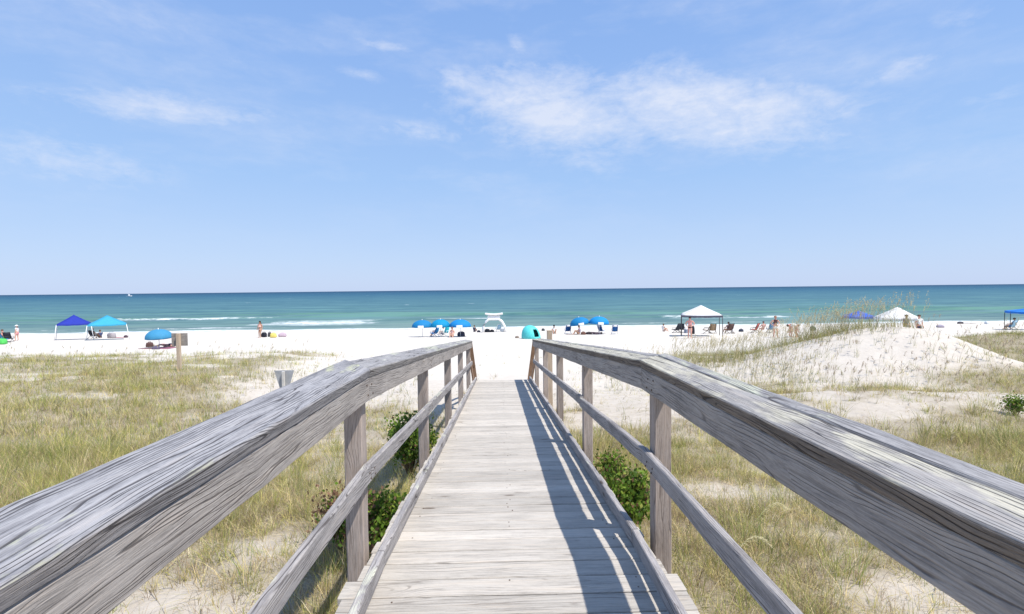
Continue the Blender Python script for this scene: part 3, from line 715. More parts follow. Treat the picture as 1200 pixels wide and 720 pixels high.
shrub(1190, 480, 9.6, .26, .24, 'small round green shrub in front of the bare sand mound at the right edge', 0, 450)
shrub(716, 536, 6.2, .36, .30, 'low yellowish shrub in the grass behind the second post of the right railing', .1, 400)

# ------------------------------------------------------------------ signs in the dune
GREYP = plain('weathered_grey_board', (.33, .32, .31), .8)
p = at(210.5, 440, 18); g = gz(p.x, 18); ztop = at(210.5, 391, 18).z
sg = thing('dune_sign', (p.x, 18, g), 'square grey sign board seen from behind on a brown post in the left dune grass', 'sign')
b = Boards(); b.board([(p.x, 18, g - .3), (p.x, 18, ztop + .0)], (1, 0, 0), (0, 1, 0), .12, .09, step=.1, tint=1.1); b.build('post', W_TAN, sg)
q = Boards(); q.board([(p.x - .27, 18.067, ztop - .215), (p.x + .27, 18.067, ztop - .215)], (0, 0, 1), (0, 1, 0), .44, .03, step=.1, tint=1.0); q.build('board', W_SIDE, sg)
p = at(332.5, 445, 13.5); g = gz(p.x, 13.5); zt = at(332.5, 434.5, 13.5).z
sg = thing('path_sign', (p.x, 13.5, g), 'small grey board tapering downwards on a pale post behind the left railing', 'sign')
mb = MB(); hw = .255; zz = zt - g; hb_ = .50; t = .02
front = [(-hw, t, zz), (hw, t, zz), (hw * .42, t, zz - hb_), (-hw * .42, t, zz - hb_)]
mb.add(front + [(x, y + .03, z) for x, y, z in front], [(0, 3, 2, 1), (4, 5, 6, 7), (0, 1, 5, 4), (1, 2, 6, 5), (2, 3, 7, 6), (3, 0, 4, 7)])
mb.build('board', plain('galvanised_grey', (.36, .37, .38), .5), sg)
MB().box((0, -.02, zz * .5 - .17), (.07, .06, zz + .3), ch=.006).build('post', plain('pale_post', (.55, .53, .49), .8), sg)

# ------------------------------------------------------------------ people
SKIN = {k: plain('skin_' + k, c, .6, .05) for k, c in dict(fair=(.62, .38, .28), tan=(.44, .25, .16), red=(.66, .34, .26), dark=(.16, .09, .06)).items()}
def skinmesh(name, J, E, rad, mat, parent, root, sub=2):
    ks = list(J); me = bpy.data.meshes.new(name)
    me.from_pydata([J[k] for k in ks], [(ks.index(a), ks.index(b)) for a, b in E], [])
    o = link(name, me, mat, parent)
    bm = bmesh.new(); bm.from_mesh(me); lay = bm.verts.layers.skin.verify(); bm.verts.ensure_lookup_table()
    for i, k in enumerate(ks):
        r = rad[k]; bm.verts[i][lay].radius = r if isinstance(r, tuple) else (r, r); bm.verts[i][lay].use_root = (k == root)
    bm.to_mesh(me); bm.free()
    md = o.modifiers.new('skin', 'SKIN'); md.use_smooth_shade = True
    s = o.modifiers.new('subsurf', 'SUBSURF'); s.levels = 1; s.render_levels = sub
    return o
RAD = dict(pelvis=.125, waist=.115, chest=.135, neck=.05, head0=.075, head1=.095, head2=.06)
for s in 'lr': RAD.update({'hip' + s: .10, 'knee' + s: .058, 'ank' + s: .04, 'toe' + s: .032, 'sh' + s: .06, 'elb' + s: .04, 'wri' + s: .028, 'palm' + s: .03, **{f'f{i}{s}': .009 for i in range(5)}})
EDG = [('pelvis', 'waist'), ('waist', 'chest'), ('chest', 'neck'), ('neck', 'head0'), ('head0', 'head1'), ('head1', 'head2')]
for s in 'lr': EDG += [('pelvis', 'hip' + s), ('hip' + s, 'knee' + s), ('knee' + s, 'ank' + s), ('ank' + s, 'toe' + s), ('chest', 'sh' + s), ('sh' + s, 'elb' + s), ('elb' + s, 'wri' + s), ('wri' + s, 'palm' + s)] + [('palm' + s, f'f{i}{s}') for i in range(5)]
def pose(kind):
    J = {}
    def mir(k, x, y, z): J[k + 'l'] = (-x, y, z); J[k + 'r'] = (x, y, z)
    if kind in ('stand', 'wade', 'handsonhips'):
        J.update(pelvis=(0, 0, .92), waist=(0, 0, 1.1), chest=(0, .0, 1.28), neck=(0, -.01, 1.46), head0=(0, .01, 1.53), head1=(0, .02, 1.61), head2=(0, .01, 1.70))
        mir('hip', .09, 0, .86); mir('knee', .11, .03, .48); mir('ank', .12, -.01, .09); mir('toe', .14, .14, .03); mir('sh', .18, 0, 1.40)
        if kind == 'handsonhips': mir('elb', .36, -.06, 1.16); mir('wri', .22, .06, 1.03); mir('palm', .17, .1, 1.0)
        else: mir('elb', .25, -.02, 1.13); mir('wri', .27, .06, .90); mir('palm', .27, .09, .83)
        J['kneel'] = (-.12, .12, .49); J['ankl'] = (-.12, .10, .09); J['toel'] = (-.13, .25, .03)
    elif kind == 'bend':
        J.update(pelvis=(0, 0, .88), waist=(0, .14, 1.0), chest=(0, .33, 1.06), neck=(0, .48, 1.04), head0=(0, .54, 1.01), head1=(0, .61, .97), head2=(0, .68, .93))
        mir('hip', .09, 0, .82); mir('knee', .12, .06, .47); mir('ank', .13, -.04, .09); mir('toe', .15, .12, .03); mir('sh', .17, .40, 1.02)
        mir('elb', .2, .46, .74); mir('wri', .16, .56, .52); mir('palm', .15, .6, .46)
    elif kind == 'ground':
        J.update(pelvis=(0, 0, .13), waist=(0, -.05, .30), chest=(0, -.08, .50), neck=(0, -.04, .68), head0=(0, -.01, .75), head1=(0, .01, .83), head2=(0, .0, .92))
        mir('hip', .09, .05, .13); mir('knee', .14, .36, .44); mir('ank', .13, .55, .09); mir('toe', .14, .70, .04); mir('sh', .18, -.06, .61)
        mir('elb', .24, .10, .40); mir('wri', .16, .30, .42); mir('palm', .13, .37, .42)
    elif kind == 'chair':
        J.update(pelvis=(0, 0, .38), waist=(0, -.07, .55), chest=(0, -.13, .75), neck=(0, -.14, .93), head0=(0, -.11, 1.0), head1=(0, -.09, 1.08), head2=(0, -.10, 1.17))
        mir('hip', .09, .05, .38); mir('knee', .12, .46, .44); mir('ank', .12, .66, .09); mir('toe', .13, .80, .04); mir('sh', .18, -.13, .86)
        mir('elb', .27, .02, .64); mir('wri', .24, .24, .60); mir('palm', .23, .31, .59)
    elif kind == 'lie':
        J.update(pelvis=(0, 0, .14), waist=(0, -.18, .13), chest=(0, -.36, .15), neck=(0, -.54, .14), head0=(0, -.61, .14), head1=(0, -.69, .15), head2=(0, -.78, .14))
        mir('hip', .09, .06, .13); mir('knee', .13, .45, .22); mir('ank', .12, .83, .07); mir('toe', .14, .92, .16); mir('sh', .18, -.48, .12)
        mir('elb', .30, -.26, .08); mir('wri', .27, -.02, .07); mir('palm', .26, .05, .06)
    for s, q in (('l', -1), ('r', 1)):
        pv = Vector(J['palm' + s]); w = Vector(J['wri' + s]); d = (pv - w).normalized(); sd = d.cross(Vector((q, 0, 0))).normalized() if abs(d.x) < .9 else Vector((0, 1, 0))
        for i in range(5):
            ln = (.085, .10, .108, .10, .08)[i] if i else .06
            o = sd * ((i - 2.2) * .019) + d * ln if i else sd * -.06 + d * .03
            J[f'f{i}{s}'] = tuple(pv + o)
    return J
def person(px, py, kind, label, facing=0, height=1.7, skin='fair', hair=(.09, .055, .035), wear=(), Y=None, hat=None, long_hair=False, dz_=0, group=None):
    p = ground_at(px, py) if Y is None else on_ground(px, Y); p.z += dz_
    o = thing('person', p, label, 'person', group, R(facing)); s = height / 1.7; o.scale = (s, s, s)
    J = pose(kind); skinmesh('body', J, EDG, RAD, SKIN[skin], o, 'pelvis')
    hc = Vector(J['head1']); hd = (Vector(J['head2']) - Vector(J['head0'])).normalized()
    rot = Vector((0, 0, 1)).rotation_difference(hd).to_matrix()
    hm = MB(); hm.ball(hc + rot @ Vector((0, -.018, .03)), (.225, .24, .245), rot, 12, 6, -.15)
    if long_hair: hm.ball(hc + rot @ Vector((0, -.085, -.12)), (.2, .10, .40), rot, 10, 8)
    hm.build('hair', plain('hair_%d' % int(hair[0] * 1000), hair, .6), o)
    fm = MB(); fwd_ = rot @ Vector((0, 1, 0)); fm.ball(hc + rot @ Vector((0, .098, -.012)), (.03, .04, .05), rot, 6, 4); fm.build('nose', SKIN[skin], o)
    if hat:
        h = MB(); h.ball(hc + rot @ Vector((0, 0, .05)), (.25, .26, .22), rot, 12, 5, 0); h.ball(hc + rot @ Vector((0, 0, .05)), (.46, .46, .03), rot, 14, 4)
        h.build('hat', plain('hat_%d' % int(hat[0] * 1000), hat, .8), o)
    for (nm, colr) in wear:
        mat = plain('cloth_%s_%d_%d_%d' % (nm, *[int(c * 100) for c in colr]), colr, .8)
        if nm in ('trunks', 'shorts', 'bottoms'):
            Jc = {'pelvis': J['pelvis'], 'waist': tuple(Vector(J['pelvis']).lerp(Vector(J['waist']), .55))}; E = [('pelvis', 'waist')]; Rr = {'pelvis': .145, 'waist': .128}
            for q in 'lr':
                fr = .18 if nm == 'bottoms' else .55
                Jc['hip' + q] = J['hip' + q]; Jc['th' + q] = tuple(Vector(J['hip' + q]).lerp(Vector(J['knee' + q]), fr)); E += [('pelvis', 'hip' + q), ('hip' + q, 'th' + q)]; Rr['hip' + q] = .118; Rr['th' + q] = .10
            skinmesh(nm, Jc, E, Rr, mat, o, 'pelvis')
        elif nm in ('shirt', 'swimsuit', 'top'):
            Jc = {'waist': J['waist'], 'chest': J['chest'], 'up': tuple(Vector(J['chest']).lerp(Vector(J['neck']), .55))}; E = [('waist', 'chest'), ('chest', 'up')]; Rr = {'waist': .13, 'chest': .152, 'up': .10}
            if nm == 'top': Jc['waist'] = tuple(Vector(J['waist']).lerp(Vector(J['chest']), .6))
            else: Jc['low'] = J['pelvis']; E.append(('low', 'waist')); Rr['low'] = .143
            if nm == 'shirt':
                for q in 'lr': Jc['sh' + q] = J['sh' + q]; Jc['el' + q] = tuple(Vector(J['sh' + q]).lerp(Vector(J['elb' + q]), .5)); E += [('chest', 'sh' + q), ('sh' + q, 'el' + q)]; Rr['sh' + q] = .076; Rr['el' + q] = .062
            skinmesh(nm, Jc, E, Rr, mat, o, 'chest')
        elif nm == 'skirt':
            mb = MB(); b0 = Vector(J['pelvis']); mb.tube([b0 + Vector((0, 0, .12)), b0, b0 + Vector((0, .02, -.36))], [.14, .185, .25], 14, False); mb.build('skirt', mat, o)
    return o

# ------------------------------------------------------------------ beach furniture
WHITE = plain('white_metal', (.80, .80, .79), .4, .03); DARKM = plain('dark_metal', (.05, .05, .055), .5)
def canopy_tent(px, Y, half, eave, peak, rot, col, label, legcol=WHITE, splay=0.0, valance=.16, valcol=None, base=None, name='canopy_tent'):
    p = on_ground(px, Y)
    if base is not None: p.z = base
    o = thing(name, p, label, 'canopy', 'pop up canopies on the beach', R(rot))
    cl = plain('canvas_%d_%d_%d' % tuple(int(c * 100) for c in col), col, .75, .05, trans=.25)
    # roof: four faces sagging a little between ridge and eave
    n = 8; vs = []; fs = []
    cs = [(-half, -half), (half, -half), (half, half), (-half, half)]
    mb = MB()
    for k in range(4):
        a = Vector((*cs[k], eave)); c = Vector((*cs[(k + 1) % 4], eave)); pk = Vector((0, 0, peak)); vs = []; fs = []; rows = []
        for i in range(n + 1):
            t = i / n; row = []
            for j in range(i + 1):
                q = (a.lerp(c, j / i) if i else a); v = pk.lerp(q, t); sag = .10 * math.sin(math.pi * t) + (.05 * t * math.sin(math.pi * j / i) if i else 0)
                v = v + Vector((0, 0, -.02 * math.sin(math.pi * t) - (sag - .10 * math.sin(math.pi * t)))); row.append(len(vs)); vs.append(v)
            rows.append(row)
        for i in range(n):
            for j in range(len(rows[i])):
                fs.append((rows[i][j], rows[i + 1][j], rows[i + 1][j + 1]))
                if j + 1 < len(rows[i]): fs.append((rows[i][j], rows[i + 1][j + 1], rows[i][j + 1]))
        mb.add(vs, fs, True)
    rf = mb.build('roof', cl, o); so = rf.modifiers.new('thick', 'SOLIDIFY'); so.thickness = .02
    vm = MB()
    for k in range(4):
        a = Vector((*cs[k], eave)); c = Vector((*cs[(k + 1) % 4], eave)); m_ = 10; vs = []; fs = []
        out = Vector(((a.x + c.x), (a.y + c.y), 0)).normalized()
        for i in range(m_ + 1):
            q = a.lerp(c, i / m_) - Vector((0, 0, .05 * math.sin(math.pi * i / m_)))
            vs += [q + out * .012, q + out * .02 - Vector((0, 0, valance * (1 + .12 * math.cos(i * 2))))]
        for i in range(m_): fs.append((2 * i, 2 * i + 1, 2 * i + 3, 2 * i + 2))
        vm.add(vs, fs)
    va = vm.build('valance', cl if valcol is None else plain('valance_%d' % int(valcol[0] * 100), valcol, .8), rf); so = va.modifiers.new('thick', 'SOLIDIFY'); so.thickness = .01
    M_ = Matrix.Rotation(R(rot), 3, 'Z')
    for (x, y) in cs:
        w = M_ @ Vector((x * (1 + splay), y * (1 + splay), 0)); g = gz(p.x + w.x, p.y + w.y) - p.z
        MB().tube([(x * .99, y * .99, eave - .02), (x * (1 + splay), y * (1 + splay), g - .05)], .03, 8).build('leg', legcol, o)
    tr = MB()
    for k in range(4): tr.tube([(cs[k][0] * .97, cs[k][1] * .97, eave - .10), (0, 0, eave + .05)], .014, 6)
    tr.build('truss', legcol, o); return o
T1 = canopy_tent(85.5, 57, 1.42, 1.75, 2.72, 38, (.03, .05, .40), 'dark navy blue pop up canopy on white legs, overlapped by a turquoise one', splay=.14, valance=.10)
T2 = canopy_tent(124.5, 55.5, 1.62, 1.68, 2.62, 36, (.06, .42, .62), 'turquoise pop up canopy on white splayed legs at the left', splay=.14, valance=.10)
T3 = canopy_tent(821.5, 45, 1.66, 1.92, 2.74, -19, (.82, .81, .79), 'white pop up canopy with dark valance near the middle right of the beach', legcol=DARKM, valance=.17, valcol=(.10, .10, .13))
T4 = canopy_tent(1052, 42, 1.5, 1.45, 2.38, -32, (.84, .83, .80), 'white pop up canopy half hidden behind the bare sand mound on the right', valance=.10)
T5 = canopy_tent(1007, 50, 1.2, 1.55, 2.1, -22, (.06, .16, .62), 'royal blue pop up canopy seen through the sea oats beside the white one', legcol=DARKM, valance=.16)
T6 = canopy_tent(1202, 50, 1.3, 1.84, 2.12, -36, (.03, .22, .68), 'bright blue canopy with a dark leg cut by the right edge of the picture', legcol=DARKM, valance=.18)

def umbrella(px, py, dia, rim, top, col, label, tilt=(0, 0), logo=True, Y=None, cols2=None, group='blue beach umbrellas'):
    p = ground_at(px, py) if Y is None else on_ground(px, Y)
    o = thing('beach_umbrella', p, label, 'umbrella', group)
    cl = plain('umbrella_%d_%d' % (int(col[1] * 100), int(col[2] * 100)), col, .7, .04, trans=.3)
    rot = (Matrix.Rotation(R(tilt[0]), 3, 'Y') @ Matrix.Rotation(R(tilt[1]), 3, 'X')); r = dia / 2; n = 32; m = 7; vs = []; fs = []
    for i in range(m + 1):
        t = i / m
        for k in range(n):
            a = 2 * math.pi * k / n; sc = 1 - .035 * t * abs(math.sin(4 * a))
            q = Vector((math.cos(a) * r * math.sin(t * math.pi / 2) * sc, math.sin(a) * r * math.sin(t * math.pi / 2) * sc, (top - rim) * math.cos(t * math.pi / 2) ** 1.1 + .03 * t * abs(math.sin(4 * a))))
            vs.append(rot @ q + Vector((0, 0, rim)))
    for i in range(m):
        for k in range(n): fs.append((i * n + k, (i + 1) * n + k, (i + 1) * n + (k + 1) % n, i * n + (k + 1) % n))
    # hanging scalloped valance
    b0 = len(vs)
    for k in range(n):
        a = 2 * math.pi * k / n; v = vs[m * n + k]; vs.append(Vector(v) - Vector((0, 0, .12 * (.7 + .3 * abs(math.sin(4 * a))))))
    for k in range(n): fs.append((m * n + k, b0 + k, b0 + (k + 1) % n, m * n + (k + 1) % n))
    cn = MB().add(vs, fs, True).build('canopy', cl, o); so = cn.modifiers.new('thick', 'SOLIDIFY'); so.thickness = .008
    MB().tube([(0, 0, -.3), (0, 0, rim), rot @ Vector((0, 0, top - rim + .09)) + Vector((0, 0, rim))], .022, 8).build('pole', WHITE, o)
    rb = MB()
    for k in range(8):
        a = math.pi / 8 + 2 * math.pi * k / 8; rb.tube([rot @ Vector((0, 0, .05)) + Vector((0, 0, rim)), rot @ Vector((math.cos(a) * r * .7, math.sin(a) * r * .7, (top - rim) * .52)) + Vector((0, 0, rim))], .008, 5)
    rb.build('ribs', WHITE, cn)
    if logo:
        vs = []; fs = []; nn = 8
        for i in range(nn + 1):
            a = -math.pi / 2 + (i / nn - .5) * .55
            for (t, dz2) in ((.86, .02), (1.0, .0), (1.0, -.10)):
                vs.append(rot @ Vector((math.cos(a) * (r * math.sin(t * math.pi / 2) + .012), math.sin(a) * (r * math.sin(t * math.pi / 2) + .012), (top - rim) * math.cos(t * math.pi / 2) ** 1.1 + dz2)) + Vector((0, 0, rim)))
        for i in range(nn):
            for q in (0, 1): fs.append((3 * i + q, 3 * i + q + 1, 3 * i + q + 4, 3 * i + q + 3))
        MB().add(vs, fs).build('white_patch', plain('white_print', (.80, .82, .84), .7, .02), cn)
    return o
BLU = (.02, .26, .55)
umbrella(495, 395, 2.08, 1.05, 1.70, BLU, 'blue beach umbrella, the left one of three in a row left of the boardwalk end')
umbrella(516.5, 395, 1.95, 1.07, 1.74, (.01, .33, .60), 'blue beach umbrella in the middle of three in a row, shading a blue chair')
umbrella(539.5, 395, 2.15, 1.08, 1.72, (.02, .29, .66), 'blue beach umbrella, the right one of three in a row, over a dark bag')
umbrella(679.5, 392, 2.05, 1.10, 1.78, BLU, 'blue beach umbrella tilted left, left one of the pair right of the boardwalk', tilt=(-9, 0))
umbrella(702, 392, 2.08, 1.16, 1.84, (.02, .32, .70), 'blue beach umbrella, upright right one of the pair, with a white blue chair under it', tilt=(3, 0))
umbrella(184.5, 410, 1.75, .80, 1.38, (.07, .33, .55), 'blue beach umbrella standing alone above towels near the grey sign', logo=False, tilt=(0, 4), Y=38)

def beach_chair(px, py, frame, fabric, label, facing=0, kind='sling', Y=None, group='beach chairs'):
    p = ground_at(px, py) if Y is None else on_ground(px, Y)
    o = thing('beach_chair', p, label, 'chair', group, R(facing))
    fr = MB()
    for x in (-.29, .29):
        fr.tube([(x, .38, 0), (x, -.05, .32), (x, -.36, .98)], .022, 6); fr.tube([(x, -.40, 0), (x, .0, .30), (x, .42, .36)], .022, 6); fr.tube([(x, -.22, .56), (x, .32, .55), (x, .36, .36)], .02, 6)
    for q in ((-.36, .98), (.42, .36), (-.40, .02), (.38, .02)): fr.tube([(-.29, q[0], q[1]), (.29, q[0], q[1])], .02, 6)
    fr.build('frame', frame, o)
    def sheet(pts):
        vs = []; fs = []
        for (y, z) in pts: vs += [(-.275, y, z), (0, y + .0, z - .03), (.275, y, z)]
        for i in range(len(pts) - 1):
            for k in (0, 1): fs.append((3 * i + k, 3 * i + k + 1, 3 * i + k + 4, 3 * i + k + 3))
        return MB().add(vs, fs, True)
    s = sheet([(.41, .36), (.2, .33), (.0, .30)]).build('seat', fabric, o); s.modifiers.new('t', 'SOLIDIFY').thickness = .012
    s = sheet([(-.04, .31), (-.15, .53), (-.27, .78), (-.36, .97)]).build('backrest', fabric, o); s.modifiers.new('t', 'SOLIDIFY').thickness = .012
    if kind == 'pillow': MB().ball((0, -.35, .86), (.46, .12, .16), None, 10, 6).build('headrest', WHITE, s)
    return o
FB = plain('navy_fabric', (.02, .10, .30), .8); FBL = plain('blue_fabric', (.03, .22, .50), .8); FTE = plain('teal_fabric', (.03, .40, .45), .8)
FDK = plain('dark_fabric', (.03, .035, .05), .8); FTAN = plain('tan_fabric', (.38, .28, .18), .8); FLB = plain('pale_blue_fabric', (.30, .50, .66), .8)
beach_chair(665.5, 391.5, WHITE, FB, 'navy blue chair with white frame left of the umbrella pair', 5, 'pillow')
beach_chair(704.5, 391.5, WHITE, FB, 'navy blue chair with white frame turned sideways under the right umbrella of the pair', -50, 'pillow')
beach_chair(720.5, 392, WHITE, FB, 'navy blue chair with white frame standing out in the sun right of the umbrella pair', -6, 'pillow')
beach_chair(509.5, 394.5, FBL, FBL, 'blue folding chair with a person in it under the middle of three umbrellas', 70)
beach_chair(522.5, 394, WHITE, FTE, 'teal folding chair beside the occupied blue one under three umbrellas', 150)
beach_chair(793, 390.5, DARKM, FDK, 'black folding chair leaning left under the white canopy with dark valance', 35)
beach_chair(799, 390, DARKM, FDK, 'black folding chair under the white canopy, next to the standing woman', -30)
beach_chair(829, 391, DARKM, FTAN, 'tan folding chair under the white canopy, facing left', 60)
beach_chair(835, 391, DARKM, FTAN, 'tan folding chair under the right side of the white canopy, facing the sea', -10)
beach_chair(855, 391, DARKM, plain('brown_fabric', (.13, .08, .07), .8), 'dark brown chair with a sitter right of the white canopy', 10)
beach_chair(584.5, 389, WHITE, FLB, 'pale blue chair with white frame inside the white arch', 20)
beach_chair(1186.5, 389, DARKM, FLB, 'pale blue chair with a sitter under the bright blue canopy at the right edge', 15, Y=49)
beach_chair(4.5, 402, DARKM, FBL, 'blue chair at the left edge beside a bright green bag', -25)
beach_chair(10, 401, DARKM, FDK, 'black chair at the left edge beside the child in a white hat', 20)
beach_chair(885, 390.5, DARKM, plain('red_fabric', (.45, .12, .10), .8), 'faded red chair left of the standing woman seen through the oats', 40)
beach_chair(903.5, 390, DARKM, FBL, 'blue chair beside the standing woman seen through the oats', 0)

def bag(px, py, size, col, label, name='beach_bag', Y=None, cat='bag'):
    p = ground_at(px, py) if Y is None else on_ground(px, Y)
    o = thing(name, p, label, cat, None, random.uniform(-.5, .5)); w, d, h = size; mat = plain('bag_%d_%d_%d' % tuple(int(c * 100) for c in col), col, .8)
    bm = bmesh.new(); bmesh.ops.create_cube(bm, size=1); bmesh.ops.subdivide_edges(bm, edges=bm.edges[:], cuts=3, use_grid_fill=True)
    for v in bm.verts:
        q = v.co * 2; r = max(abs(q.x), abs(q.y), abs(q.z)); sp_ = q.normalized() * 1.15; q = q.lerp(sp_, .45)
        q *= 1 + .12 * mn.noise(q * 1.7 + Vector((px, 0, 0))); taper = 1 - .18 * (q.z + 1) / 2
        v.co = Vector((q.x * w / 2 * taper, q.y * d / 2 * taper, max(0, (q.z + 1) / 2 * h)))
    me = bpy.data.meshes.new('sack'); bm.to_mesh(me); bm.free(); smooth(me); link('sack', me, mat, o)
    for s in (-1, 1): MB().tube([(-w * .22, s * d * .3, h * .86), (-w * .12, s * d * .22, h * 1.16), (w * .12, s * d * .22, h * 1.16), (w * .22, s * d * .3, h * .86)], .014, 5).build('handle', mat, o)
    return o
def towel(px, py, col, label, size=(.8, 1.7), rot=0, Y=None):
    p = ground_at(px, py) if Y is None else on_ground(px, Y)
    o = thing('beach_towel', p, label, 'towel', None, R(rot)); nx, ny = 6, 10; vs = []; fs = []; cr_, sr_ = math.cos(R(rot)), math.sin(R(rot))
    for j in range(ny + 1):
        for i in range(nx + 1):
            x = (i / nx - .5) * size[0]; y = (j / ny - .5) * size[1]; X = p.x + x * cr_ - y * sr_; Y_ = p.y + x * sr_ + y * cr_
            vs.append((x, y, gz(X, Y_) - p.z + .03 + .02 * mn.noise(Vector((X * 3, Y_ * 3, 0)))))
    for j in range(ny):
        for i in range(nx): fs.append((j * (nx + 1) + i, j * (nx + 1) + i + 1, (j + 1) * (nx + 1) + i + 1, (j + 1) * (nx + 1) + i))
    t = MB().add(vs, fs, True).build('cloth', plain('towel_%d_%d_%d' % tuple(int(c * 100) for c in col), col, .95), o); t.modifiers.new('t', 'SOLIDIFY').thickness = .02; return o
def cooler(px, py, col, lid, label, Y=None, size=(.6, .38, .40)):
    p = ground_at(px, py) if Y is None else on_ground(px, Y); o = thing('cooler', p, label, 'cooler', None, random.uniform(-.6, .6)); w, d, h = size
    MB().box((0, 0, h * .42), (w, d, h * .84), ch=.03).build('tub', plain('tub_%d_%d' % (int(col[0] * 100), int(col[2] * 100)), col, .5), o)
    MB().box((0, 0, h * .925), (w * 1.04, d * 1.06, h * .16), ch=.025).build('lid', plain('lid_%d_%d' % (int(lid[0] * 100), int(lid[2] * 100)), lid, .5), o)
    MB().tube([(-w * .52, 0, h * .7), (-w * .56, 0, h * 1.15), (w * .56, 0, h * 1.15), (w * .52, 0, h * .7)], .015, 6).build('handle', WHITE, o); return o

# left edge group
bag(2, 404, (.75, .5, .5), (.10, .55, .12), 'bright green bag on the sand at the left edge')
person(1.5, 400, 'chair', 'bare chested sunburnt person sitting at the left edge behind the blue chair', 150, 1.7, 'red', wear=[('trunks', (.05, .12, .3))])
person(20.5, 399.5, 'stand', 'child in a white sun hat, white top and pink shorts standing at the left', 100, 1.62, 'fair', hat=(.85, .84, .82), wear=[('shirt', (.80, .76, .78)), ('shorts', (.75, .30, .34))])
# under the turquoise canopy
person(110, 397, 'chair', 'person in black sitting under the left side of the turquoise canopy', -20, 1.7, 'dark', wear=[('shirt', (.03, .03, .04)), ('shorts', (.03, .03, .04))])
person(117.5, 396.5, 'ground', 'person in navy clothes sitting low in the middle of the turquoise canopy shade', 60, 1.7, 'tan', wear=[('shirt', (.06, .08, .16)), ('shorts', (.06, .06, .10))])
bag(131, 396.5, (.95, .6, .62), (.34, .31, .32), 'rounded grey mound of bags under the right side of the turquoise canopy')
towel(139, 396, (.42, .05, .12), 'dark red towel on the sand right of the grey bags', (1.6, .8))
bag(147.5, 396, (.42, .3, .26), (.08, .05, .07), 'small dark bag on the end of the dark red towel')
beach_chair(108.5, 397, DARKM, FDK, 'black chair under the left side of the turquoise canopy', -20)
# lone umbrella group
towel(186, 408.5, (.28, .10, .16), 'maroon towel spread below the lone blue umbrella', (2.2, 1.1))
bag(175.5, 407, (.5, .36, .34), (.10, .055, .05), 'dark brown bag left of the lone blue umbrella pole')
person(196, 407, 'lie', 'person lying on the maroon towel below the lone blue umbrella', 90, 1.65, 'red', wear=[('bottoms', (.05, .05, .08)), ('top', (.05, .05, .08))])
bag(183, 409.5, (.5, .35, .22), (.12, .10, .16), 'flat dark bag in front of the lone blue umbrella pole')
# standing bather and her things
person(305, 396, 'stand', 'tanned woman with long dark hair standing alone in a bikini near the waterline', 170, 1.74, 'tan', hair=(.03, .02, .015), long_hair=True, wear=[('bottoms', (.75, .45, .38)), ('top', (.75, .45, .38))])
bag(309.5, 395.5, (.62, .4, .52), (.02, .02, .03), 'black bag standing right beside the long haired woman')
bag(316, 395, (.4, .3, .5), (.05, .05, .06), 'slumped dark grey bag between the black and the yellow one')
bag(320.5, 396, (.66, .45, .46), (.70, .58, .16), 'yellow bag on the sand right of the long haired woman')
bag(331, 395, (.85, .5, .40), (.46, .36, .42), 'lilac grey bundle lying farthest right of the long haired woman')
# three umbrellas
person(512, 394, 'chair', 'dark haired person sitting in the blue chair under the three umbrellas', 70, 1.65, 'tan', wear=[('shirt', (.03, .25, .42)), ('shorts', (.03, .06, .14))])
person(530, 395.5, 'ground', 'person in a pale pink swimsuit sitting under the right one of three umbrellas', 175, 1.75, 'fair', hair=(.2, .1, .06), wear=[('swimsuit', (.75, .52, .50))])
bag(540.5, 394.5, (.8, .45, .46), (.07, .07, .10), 'black bag with a grey top under the right one of three umbrellas')
person(519.5, 393, 'ground', 'person in pale clothes sitting in the shade between two of the three umbrellas', 60, 1.6, 'fair', wear=[('shirt', (.70, .74, .70)), ('shorts', (.03, .05, .12))])
person(556, 389.5, 'ground', 'person in dark clothes sitting alone on the sand left of the white arch', -20, 1.6, 'tan', wear=[('shirt', (.05, .06, .10)), ('shorts', (.05, .05, .08))])
bag(561, 389.5, (.45, .3, .22), (.08, .08, .10), 'small dark bag between the lone sitter and the white arch')
# white arch
p = ground_at(579, 389.5); ar = thing('arch_shelter', p, 'white arched frame with a winged white top standing near the waterline', 'shelter'); k_ = p.y / F
w1, w0, hh = 12.8 * k_, 10.2 * k_, 15.5 * k_
for yy_ in (-.55, .55):
    fm = MB(); fm.tube([(-w1, yy_, -.1), (-w1 * .97, yy_, hh * .45), (-w0 * .9, yy_, hh * .82), (-w0 * .55, yy_, hh * 1.0), (w0 * .55, yy_, hh * 1.0), (w0 * .9, yy_, hh * .82), (w1 * .97, yy_, hh * .45), (w1 * 1.06, yy_, -.1)], .15, 10); fm.build('arch_frame', WHITE, ar)
vs = []; fs = []
for i in range(13):
    t = i / 12 * 2 - 1; x = t * w0 * 1.02; z = hh * 1.02 + .50 + .12 * abs(t) ** 2.2
    vs += [(x, -.75, z), (x, 0, z - .10), (x, .75, z)]
for i in range(12):
    for q in (0, 1): fs.append((3 * i + q, 3 * i + q + 1, 3 * i + q + 4, 3 * i + q + 3))
wg = MB().add(vs, fs, True).build('winged_top', WHITE, ar); wg.modifiers.new('t', 'SOLIDIFY').thickness = .16
MB().box((0, 0, hh * 1.0 + .20), (w0 * 1.45, 1.25, .58), ch=.16).build('header', WHITE, ar)
bag(571, 389.5, (.7, .4, .40), (.05, .05, .06), 'black bag inside the left foot of the white arch')
bag(576.5, 389.2, (.6, .4, .26), (.03, .03, .04), 'flat black bag in the middle of the white arch')
cooler(589, 389, (.75, .78, .80), (.80, .82, .84), 'white cooler at the right foot of the white arch')
